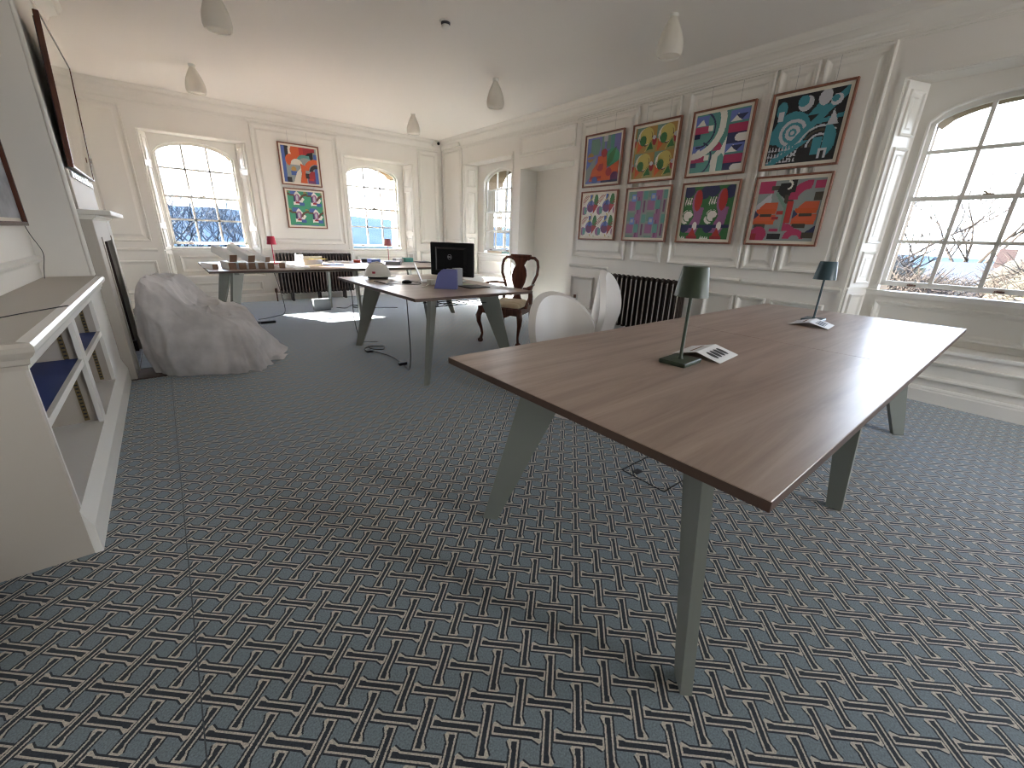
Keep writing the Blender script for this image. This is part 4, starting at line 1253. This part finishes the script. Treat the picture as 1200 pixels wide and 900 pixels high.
# ------------------------------------------------------------------ things on the far desk
RG = 'cardboard box tubes stacked on the far desk'
def roll(x, y, z, L, s, rz, ry, label, both=True):
    t = thing('postal_tube', label, 'tube', (x, y, z), rz, RG)
    t.rotation_euler = (ry, 0, rz)
    obj('tube_wall', MB().bbox(-s / 2, s / 2, 0, L, 0, s, .003), M['paper'], t)
    obj('end_cap', MB().bbox(-s / 2 + .001, s / 2 - .001, -.004, .012, .001, s - .001, .002), M['board'], t)
    return t
rl = [(.60, 5.93, .742, .42, .078, .10, 0), (.70, 5.93, .742, .42, .078, .10, 0), (.80, 5.95, .742, .42, .074, .10, 0), (.90, 5.95, .742, .40, .074, .08, 0),
      (1.00, 5.96, .742, .40, .07, .06, 0), (1.13, 5.99, .742, .36, .068, -.25, 0), (.62, 5.99, .823, .34, .085, .45, .30), (.80, 5.97, .819, .36, .085, .50, .34), (.98, 6.02, .815, .32, .065, .62, .26), (.44, 6.02, .742, .36, .06, .25, 0)]
nm_ = ['leftmost brown-ended', 'second brown-ended', 'third brown-ended', 'fourth brown-ended', 'fifth brown-ended', 'rightmost brown-ended', 'upper left tilted', 'upper middle tilted', 'upper right slanting', 'small loose left']
for q, n_ in zip(rl, nm_): roll(*q, n_ + ' white box tube in the pile on the far desk')
for k, (x, y, rz, lb) in enumerate(((1.25, 6.25, .3, 'loose white paper sheet right of the box tubes'), (1.38, 6.12, -.2, 'second loose white sheet nearest the front edge of the far desk'), (1.36, 6.75, .5, 'white sheet left of the yellow-taped box on the far desk'))):
    t = thing('paper_sheet', lb, 'paper', (x, y, .741 + k * .0006), rz)
    obj('sheet', MB().box(-.10, .10, -.14, .14, 0, .0008 + .001), M['paper'], t)
bx = thing('open_box', 'white and yellow open box of papers in the middle of the far desk', 'box', (1.60, 6.62, .742), .3)
obj('box_side', MB().bbox(-.14, .14, -.11, -.104, 0, .12, .002), M['paper'], bx)
obj('box_side', MB().bbox(-.14, .14, .104, .11, 0, .10, .002), M['paper'], bx)
obj('box_side', MB().bbox(-.14, -.134, -.104, .104, 0, .14, .002), M['paper'], bx)
obj('box_side', MB().bbox(.134, .14, -.104, .104, 0, .08, .002), M['yellow'], bx)
obj('box_flap', MB().prism([(-.14, -.11), (.14, -.11), (.16, -.2), (-.12, -.2)], .08, .083), M['yellow'], bx)
prism_box('sketch_pad', MB().bbox(1.78, 2.02, 6.40, 6.64, .741, .752, .002), M['bluebook'], 'blue-grey sketch pad right of the yellow open box', 'notebook')
prism_box('magazine', MB().bbox(1.82, 2.04, 6.5, 6.7, .753, .760, .002), M['dark'], 'dark magazine lying on the blue-grey sketch pad', 'magazine')
prism_box('tape_roll', MB().lathe([(.03, 0), (.055, 0), (.055, .04), (.03, .04), (.03, 0)], (2.42, 7.0, .741), 18, caps=False), M['redt'], 'red tape roll near the back of the far desk', 'tape')
prism_box('black_tape', MB().lathe([(.03, 0), (.05, 0), (.05, .05), (.03, .05), (.03, 0)], (2.56, 7.05, .741), 18, caps=False), M['dark'], 'black tape roll beside the red tape roll', 'tape')
prism_box('storage_box', MB().bbox(2.52, 2.66, 6.62, 6.82, .741, .81, .003), M['bluebook'], 'blue box file behind the hard hat on the far desk', 'box')
bi = thing('ring_binder', 'dark binder lying beside the blue box file', 'binder', (2.80, 6.45, .741), -.5)
obj('cover', MB().bbox(-.12, .12, -.15, .15, 0, .004, .001), M['dark'], bi)
obj('cover', MB().bbox(-.12, .12, -.15, .15, .044, .048, .001), M['dark'], bi)
obj('pages', MB().box(-.11, .115, -.145, .145, .004, .044), M['grey'], bi)
prism_box('card_box', MB().bbox(3.22, 3.36, 6.9, 7.05, .741, .81, .003), M['teald'], 'turquoise card box right of the pink lamp', 'box')
prism_box('card_box', MB().bbox(3.05, 3.19, 6.92, 7.06, .741, .80, .003), M['paper'], 'white card box beside the turquoise box', 'box')
prism_box('flat_folder', MB().bbox(3.40, 3.62, 6.7, 7.0, .741, .752, .002), M['dark'], 'dark flat folder at the right end of the far desk', 'folder')
prism_box('paper_stack', MB().bbox(2.05, 2.3, 7.0, 7.3, .741, .75, .002), M['paper'], 'thin stack of white paper at the back of the far desk', 'paper')
cord('cable', [(1.23, 7.30, .70), (1.28, 7.25, .4), (1.30, 7.15, .1), (1.25, 7.0, .01), (1.12, 6.85, .006), (.95, 6.72, .006), (.86, 6.62, .02)], .005, M['dark'], 'dark cable running from the far desk to the carpet adapter')
prism_box('cable_adapter', MB().bbox(.84, 1.02, 6.36, 6.42, .001, .03, .004).bbox(.80, .86, 6.40, 6.50, .001, .02, .003), M['black'], 'black plug adapter on the carpet near the covered armchair', 'adapter')
prism_box('grey_unit', MB().bbox(1.70, 1.95, 7.05, 7.15, .001, .18, .006), mat('mid_grey_metal', (.10, .11, .12), .5), 'small grey box unit on the carpet beneath the far desk', 'box')
cord('cable', [(2.08, 7.2, .01), (2.2, 7.1, .006), (2.35, 7.25, .02), (2.45, 7.1, .03), (2.3, 7.05, .02), (2.45, 6.95, .006), (2.7, 6.9, .006), (2.95, 6.75, .006)], .006, M['dark'], 'dark cable coiled on the carpet under the far desk')

# ------------------------------------------------------------------ wooden armchair
fwd = Vector((-.91, -.41, 0)).normalized()
rz = math.atan2(fwd.y, fwd.x)
ch = thing('carved_armchair', 'dark carved wooden armchair with cabriole legs and cream striped seat', 'chair', (3.10, 3.885, 0), rz)
# local +x forward, +y = chair's left
def cab(x, y, sx, sy, r=1.0):
    p = [(0, 0, .43), (.012, .012, .38), (.03, .03, .32), (.026, .026, .25), (.006, .006, .17), (-.004, -.004, .10), (.006, .006, .05)]
    rr = [.030, .034, .033, .026, .018, .014, .016]
    return MB().tube([(x + sx * a, y + sy * b, z) for a, b, z in p], [q * r for q in rr], 10).lathe([(.012, .05), (.026, .042), (.034, .025), (.028, .006), (.016, 0)], (x + sx * .012, y + sy * .012, 0), 12)
for x, y, sx, sy in ((.22, .24, 1, 1), (.22, -.24, 1, -1)):
    obj('leg', cab(x, y, sx, sy), M['mahog'], ch, smooth=50)
for s in (1, -1):
    obj('leg', MB().tube([(-.21, s * .19, .44), (-.215, s * .19, .32), (-.225, s * .19, .2), (-.25, s * .19, .08), (-.275, s * .19, .0)], [.022, .021, .019, .018, .022], 8), M['mahog'], ch, smooth=50)
    # back stile with hoop
    obj('back_stile', MB().tube([(-.21, s * .19, .42), (-.235, s * .185, .52), (-.25, s * .165, .60), (-.255, s * .19, .68), (-.265, s * .235, .78), (-.275, s * .240, .87), (-.283, s * .225, .935), (-.288, s * .185, .968), (-.29, s * .13, .972), (-.29, s * .095, .955)],
        [.022, .021, .019, .018, .018, .018, .018, .018, .02, .022], 10), M['mahog'], ch, smooth=50)
    obj('arm_rest', MB().tube([(-.25, s * .20, .66), (-.15, s * .245, .675), (-.03, s * .285, .68), (.08, s * .30, .665), (.13, s * .275, .655)], [.016, .018, .02, .024, .018], 10, sq=.7)
        .lathe([(.001, -.015), (.03, -.01), (.03, .01), (.001, .015)], (.13, s * .27, .655), 12), M['mahog'], ch, smooth=50)
    obj('arm_support', MB().tube([(.06, s * .25, .42), (.045, s * .262, .48), (.02, s * .275, .54), (.05, s * .29, .60), (.085, s * .295, .66)], [.02, .017, .015, .016, .02], 8), M['mahog'], ch, smooth=50)
outline = [(.055, .44), (.075, .47), (.05, .50), (.035, .54), (.05, .60), (.085, .68), (.098, .76), (.085, .83), (.055, .88), (.075, .92), (.10, .945), (.105, .99)]
pts = [(a, b) for a, b in outline] + [(-a, b) for a, b in outline[::-1]]
def TS(y, z, n): return (-.21 - (z - .44) * .15 + n, y, z)
obj('splat', MB().prism(pts, -.009, .009, T=TS), M['mahog'], ch)
obj('crest_rail', MB().bbox(-.315, -.275, -.135, .135, .965, 1.005, .008), M['mahog'], ch)
sr = [(.26, .27), (.26, -.27), (-.22, -.21), (-.22, .21)]
def inset(pl, k): return [(x * k, y * k) for x, y in pl]
obj('seat_rail', MB().loft([[(x, y, z) for x, y in inset(sr, k)] for k, z in ((.97, .355), (1, .365), (1, .43), (.95, .44))]), M['mahog'], ch)
sq_ = []
for k, z in ((.93, .435), (.94, .455), (.90, .478), (.75, .492), (.4, .498)):
    r = []
    for i in range(28):
        a = 2 * PI * i / 28
        cxx, sxx = math.cos(a), math.sin(a)
        x = math.copysign(abs(cxx) ** .35, cxx); y = math.copysign(abs(sxx) ** .35, sxx)
        r.append((x * .24 * k + .02, y * (.235 + .03 * x) * k, z))
    sq_.append(r)
obj('seat', MB().loft(sq_), M['cushion'], ch, smooth=60)
obj('seat_apron', MB().prism([(-.16, 0), (.16, 0), (.10, -.03), (.04, -.045), (-.04, -.045), (-.10, -.03)], .245, .262, T=lambda y, z, x: (x, y, .36 + z)), M['mahog'], ch)

# ------------------------------------------------------------------ white shell chairs
def shell_chair(x, y, rz, label, top=.80, lean=.10):
    t = thing('shell_chair', label, 'chair', (x, y, 0), rz, 'white moulded shell chairs behind the nearest desk')
    # local: back at +y side, sitter faces -y
    def sheet(fn, nu, nv, th, nf=None):
        G = [[Vector(fn(u / nu, v / nv)) for u in range(nu + 1)] for v in range(nv + 1)]
        N = [[None] * (nu + 1) for _ in range(nv + 1)]
        for v in range(nv + 1):
            for u in range(nu + 1):
                du = G[v][min(u + 1, nu)] - G[v][max(u - 1, 0)]
                dv = G[min(v + 1, nv)][u] - G[max(v - 1, 0)][u]
                n = du.cross(dv)
                N[v][u] = n.normalized() if n.length > 1e-9 else Vector((0, 1, 0))
                if nf: N[v][u] = nf(G[v][u])
        mb = MB()
        a = [p for r in G for p in r]
        b = [G[v][u] + N[v][u] * th for v in range(nv + 1) for u in range(nu + 1)]
        w1 = nu + 1; n0 = len(a)
        f = []
        for v in range(nv):
            for u in range(nu):
                q = (v * w1 + u, v * w1 + u + 1, (v + 1) * w1 + u + 1, (v + 1) * w1 + u)
                f.append(q); f.append(tuple(i + n0 for i in q[::-1]))
        bd = [(u, 0) for u in range(nu)] + [(nu, v) for v in range(nv)] + [(u, nv) for u in range(nu, 0, -1)] + [(0, v) for v in range(nv, 0, -1)]
        ids = [v * w1 + u for u, v in bd]
        for i in range(len(ids)):
            j = (i + 1) % len(ids)
            f.append((ids[i], ids[j], ids[j] + n0, ids[i] + n0))
        mb.add(a + b, f)
        return mb
    def back(u, v):
        s = 2 * u - 1
        v = math.sin(v * PI / 2)
        e = math.sqrt(max(0.0, 1 - max(0, (v - .35) / .65) ** 2)) * (.86 + .14 * min(1, v / .35))
        xx = .27 * s * max(e, .02)
        z = .40 + (top - .40) * v
        return (xx, .16 + lean * v - 1.6 * xx * xx, z)
    obj('backrest', sheet(back, 18, 18, .055, lambda p: Vector((3.2 * p.x, 1, .42)).normalized()), M['shell'], t, smooth=50)
    def seat(u, v):
        s = 2 * u - 1
        w_ = .23 + .02 * math.sin(v * PI)
        return (s * w_, -.25 + .45 * v, .44 - .03 * (1 - s * s) * math.sin(v * PI) - .03 * max(0, .3 - v))
    obj('seat', sheet(seat, 14, 14, -.03), M['shell'], t, smooth=50)
    rings = []
    for z, a, b in ((0, .22, .23), (.02, .22, .23), (.12, .16, .17), (.30, .14, .15), (.415, .18, .20)):
        rings.append([(a * math.cos(k * PI / 12), -.02 + b * math.sin(k * PI / 12), z) for k in range(24)])
    obj('pedestal', MB().loft(rings), M['shell'], t, smooth=50)
    return t
shell_chair(2.17, 1.97, math.radians(-8), 'white moulded shell chair with rounded back, left of the pair behind the nearest desk')
shell_chair(2.83, 2.12, math.radians(24), 'white moulded shell chair turned sideways, right of the pair, before the radiator', top=.95, lean=-.06)

# ------------------------------------------------------------------ covered armchair
def sheet_cover():
    t = thing('covered_armchair', 'armchair under a white fleece dust sheet beside the fireplace', 'armchair', (.24, 4.86, 0), -.17)
    cx, cy = .24, 4.86
    NT, NR = 230, 96
    from mathutils import noise
    def crease(x, y, z):
        v = noise.noise(Vector((x * 2.6 + 3, y * 2.6, z * 1.4)))
        w_ = noise.noise(Vector((x * 6 + 1, y * 6 + 7, z * 3.0)))
        return max(0, 1 - abs(v) * 5) ** 1.5 * .030 + max(0, 1 - abs(w_) * 4.5) ** 1.5 * .014
    def sm(a, b, x):
        k = max(0, min(1, (x - a) / (b - a))); return k * k * (3 - 2 * k)
    def bump(x, c, w_): return math.exp(-((x - c) / w_) ** 2)
    x0, x1, y0, y1 = -.47, .33, -.62, .66
    def H(x, y):
        side = max(bump(y, -.44, .15), bump(y, .48, .15), bump(y, .03, .07) * .30)
        pr = float(np.interp(x, [-.46, -.36, -.22, -.06, .10, .34], [.775, .80, .735, .53, .475, .43]))
        st = float(np.interp(x, [-.46, -.36, -.26, -.12, .05, .34], [.765, .79, .70, .47, .42, .385]))
        h = st + (pr - st) * side
        h += .008 * math.sin(14 * x + 9 * y) + .006 * math.sin(23 * y - 11 * x)
        return h
    def outl(th, s):
        c, q = math.cos(th), math.sin(th)
        ex = 2.0 / 3.2
        a = x1 if c > 0 else -x0; b = y1 if q > 0 else -y0
        return (a * math.copysign(abs(c) ** ex, c) * s, b * math.copysign(abs(q) ** ex, q) * s)
    mb = MB()
    rings = []
    for k in range(NR + 1):
        r = []
        for i in range(NT):
            th = 2 * PI * i / NT
            fold = .5 * math.sin(9 * th + 1.0) + .35 * math.sin(17 * th + 2.1) + .25 * math.sin(29 * th + .4)
            fr = max(0, math.cos(th + .25))
            K0 = 54
            if k <= K0:
                s = max(.004, k / K0 * .93)
                x, y = outl(th, s)
                z = H(x, y) - .05 * (s / .93) ** 6 + crease(x, y, .6)
            else:
                q = (k - K0) / (NR - K0)
                xe, ye = outl(th, .93)
                ze = H(xe, ye) - .05
                z = ze * (1 - q) ** 1.0
                # belly out, then tuck at the floor on the back side; flare at the front
                belly = .10 * math.sin(min(1, q * 1.25) * PI * .5) - (.10 * q ** 3) * (1 - fr)
                flare = fr * (.03 * q + .10 * q ** 3)
                f2 = fold * (.010 + .050 * q * (0.15 + fr))
                ln = math.hypot(xe, ye)
                d = belly + flare + f2
                z0_ = z
                d += crease(xe, ye, z) * min(1, q * 6)
                x, y = xe * (1 + d / ln), ye * (1 + d / ln)
                z += crease(xe, ye, .6) * (1 - q) ** 3
                z = max(.004, z + .012 * math.sin(5 * th + 6 * q) * (1 - q) * q * 4)
            r.append((x, y, z))
        rings.append(r)
    mb.loft(rings, True, False)
    mb.add([(0, 0, H(0, 0))], [])
    o = obj('dust_sheet', mb, M['fleece'], t, smooth=85)
    # trailing corner of the sheet on the carpet
    tv, tf = [], []
    n = 14
    for j in range(n + 1):
        for i in range(n + 1):
            a, b = i / n, j / n
            x = .10 + a * .42 + b * .10
            y = -.60 + b * .34 + .16 * a * (1 - b) - .06 * (1 - a)
            tv.append((x, y, .012 + .018 * (math.sin(9 * a + 7 * b) + 1) * (1 - a * .3)))
    tf = [(j * (n + 1) + i, j * (n + 1) + i + 1, (j + 1) * (n + 1) + i + 1, (j + 1) * (n + 1) + i) for j in range(n) for i in range(n)]
    obj('sheet_corner', MB().add(tv, tf), M['fleece'], t, smooth=80)
    for x, y in ((-.28, -.42), (-.28, .42), (.28, -.42), (.28, .42)):
        obj('leg', MB().box(x - .025, x + .025, y - .025, y + .025, 0, .12), M['slip'], t)
sheet_cover()

# ------------------------------------------------------------------ small fittings
so = thing('wall_socket', 'small brown wall socket in the panel beside the alcove', 'socket', RWL(4.40, .004, .38))
obj('plate', MB().bbox(4.35, 4.45, .003, .012, .33, .43, .002, T=RWL), M['trim'], so, world=True)
obj('insert', MB().bbox(4.375, 4.425, .012, .018, .35, .40, .002, T=RWL), M['brass'], so, world=True)
fb = thing('floor_box', 'square carpeted floor box lid with dark edge under the nearest desk', 'floor box', (1.88, 1.02, 0))
for a, b, c_, d in ((-.13, .13, -.132, -.128), (-.13, .13, .128, .132), (-.132, -.128, -.13, .13), (.128, .132, -.13, .13)):
    obj('lid_edge', MB().box(a, b, c_, d, .0005, .003), M['black'], fb)
obj('cable_outlet', MB().bbox(-.10, -.05, .05, .085, .0005, .005, .001), M['dark'], fb)
prism_box('black_adapter', MB().bbox(1.48, 1.54, 4.22, 4.30, .001, .02, .003), M['black'], 'flat black plug at the rear leg of the middle desk', 'adapter')

# ------------------------------------------------------------------ outdoors
gr = obj('ground', MB().add([(-400, -200, -7), (600, -200, -7), (600, 700, -7), (-400, 700, -7)], [(0, 1, 2, 3)]), M['grass']); tag(gr, kind='structure')
def hill(name, x0, x1, y0, dist, hbase, amp, m, seed, label):
    rnd = random.Random(seed)
    ph = [rnd.random() * 6 for _ in range(6)]
    n, k = 90, 10
    vs = []
    for j in range(k + 1):
        for i in range(n + 1):
            x = x0 + (x1 - x0) * i / n
            t = j / k
            top = hbase + amp * (.6 * math.sin(x * .012 + ph[0]) + .3 * math.sin(x * .037 + ph[1]) + .10 * math.sin(x * .15 + ph[2]) + .06 * math.sin(x * .4 + ph[3]))
            vs.append((x, y0 + dist * t, -7 + (top + 7) * math.sin(t * PI / 2)))
    f = [(j * (n + 1) + i, j * (n + 1) + i + 1, (j + 1) * (n + 1) + i + 1, (j + 1) * (n + 1) + i) for j in range(k) for i in range(n)]
    o = obj(name, MB().add(vs, f), m, smooth=60)
    tag(o, kind='structure'); return o
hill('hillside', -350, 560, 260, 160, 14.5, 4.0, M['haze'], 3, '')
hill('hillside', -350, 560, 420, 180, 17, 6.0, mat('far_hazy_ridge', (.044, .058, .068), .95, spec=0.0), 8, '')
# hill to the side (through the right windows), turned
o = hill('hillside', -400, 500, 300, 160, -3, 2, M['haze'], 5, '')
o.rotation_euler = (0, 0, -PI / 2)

def tree(name, loc, height, spread, depth, m, seed, label, r0=.16, nb=3, up=.55, group='bare trees outside the windows', first=.3):
    rnd = random.Random(seed)
    t = thing(name, label, 'tree', loc, 0, group)
    tr_, br = MB(), MB()
    def grow(p, d, L, r, k):
        mid = p + d * L * .5 + Vector((rnd.uniform(-1, 1), rnd.uniform(-1, 1), 0)) * L * .05
        q = p + d * L
        (tr_ if k == 0 else br).tube([p, mid, q], [r, r * .8, r * .62], 5 if k < 2 else 3, caps=False)
        if k >= depth: return
        for i in range(nb + (1 if k == 0 else 0)):
            a = rnd.uniform(0, 2 * PI)
            sd = Vector((math.cos(a), math.sin(a), 0))
            nd = (d * up + sd * spread * rnd.uniform(.6, 1.2) + Vector((0, 0, .22))).normalized()
            st = p + d * L * rnd.uniform(first + .25, 1) if i else q
            grow(st, nd, L * rnd.uniform(.62, .82), r * .55, k + 1)
    grow(Vector((0, 0, 0)), Vector((0, 0, 1)), height * .32, r0, 0)
    obj('trunk', tr_, m, t, smooth=60, fix=False)
    b = obj('branches', br, m, t, fix=False); b['kind'] = 'stuff'
    return t
tree('bare_tree', (.95, 30, -7), 12.5, .62, 6, M['bark'], 4, 'bare winter tree seen low in the left far window', .3)
tree('bare_tree', (4.6, 44, -7), 13.0, .6, 6, M['bark'], 9, 'second bare winter tree right of the first in the left far window', .3)
tree('bare_tree', (23, 4.6, -5), 11.5, .60, 7, M['twig'], 12, 'bare pale-twigged tree in the left part of the right window', .2)
tree('bare_tree', (40, 3.0, -5), 15, .62, 7, M['twig'], 21, 'second bare pale-twigged tree in the right window', .2)
def scrub(x, y, z, rx, ry, rz_, seed, label, n=2200):
    rnd = random.Random(seed)
    t = thing('scrub_bush', label, 'bush', (x, y, z), 0, 'sunlit scrub below the right window')
    rings = []
    for k in range(10):
        a = -PI / 2 + PI * k / 9
        rings.append([(rx * math.cos(a) * math.cos(2 * PI * i / 20) * rnd.uniform(.88, 1.0), ry * math.cos(a) * math.sin(2 * PI * i / 20) * rnd.uniform(.88, 1.0), rz_ * math.sin(a) * rnd.uniform(.92, 1)) for i in range(20)])
    obj('bush_mass', MB().loft(rings), M['hedge'], t, smooth=60)
    tw = MB()
    for k in range(n):
        a, b = rnd.uniform(0, 2 * PI), rnd.uniform(-.3, 1.4)
        d = Vector((math.cos(a) * math.cos(b), math.sin(a) * math.cos(b), math.sin(b)))
        p = Vector((d.x * rx, d.y * ry, d.z * rz_)) * rnd.uniform(.85, 1.0)
        q = p + (d * .25 + Vector((rnd.uniform(-1, 1), rnd.uniform(-1, 1), rnd.uniform(-1, 1))) * 1.6) * rnd.uniform(.12, .36)
        tw.tube([p, (p + q) / 2 + Vector((0, 0, .03)), q], [.009, .007, .004], 3, caps=False)
    o = obj('twigs', tw, M['twig'], t, fix=False); o['kind'] = 'stuff'
for k, (x, y, s, lb) in enumerate(((15.0, 3.5, 1.6, 'sunlit scrubby bush at the left of the right window view'), (19.5, 1.9, 1.7, 'sunlit scrubby bush in the middle of the right window view'), (15.0, -.6, 1.4, 'sunlit scrubby bush at the right edge of the right window view'), (11.8, 1.6, .95, 'lower scrubby bush in front of the others in the right window view'), (27, 6.5, 3.2, 'large scrubby bush behind, left of the brick house'), (27, -.9, 3.0, 'large scrubby bush behind, right of the brick house'))):
    scrub(x, y, (.05, -1.1, .05, -.25, -.9, -.9)[k], s, s * 1.0, s * .8, k + 30, lb)
ho = thing('brick_house', 'small red brick house with slate roof beyond the scrub in the right window', 'house', (32, 2.3, -7.2))
obj('house_wall', MB().box(-1.5, 1.5, -1.4, 1.4, 0, 7.0), M['brick'], ho)
obj('roof', MB().prism([(-1.8, 6.9), (1.8, 6.9), (0, 7.9)], -1.6, 1.6, T=lambda x, z, y: (x, y, z)), M['slate'], ho)
obj('chimney', MB().bbox(-.35, .35, -1.3, -.7, 7.0, 8.6), M['brick'], ho)
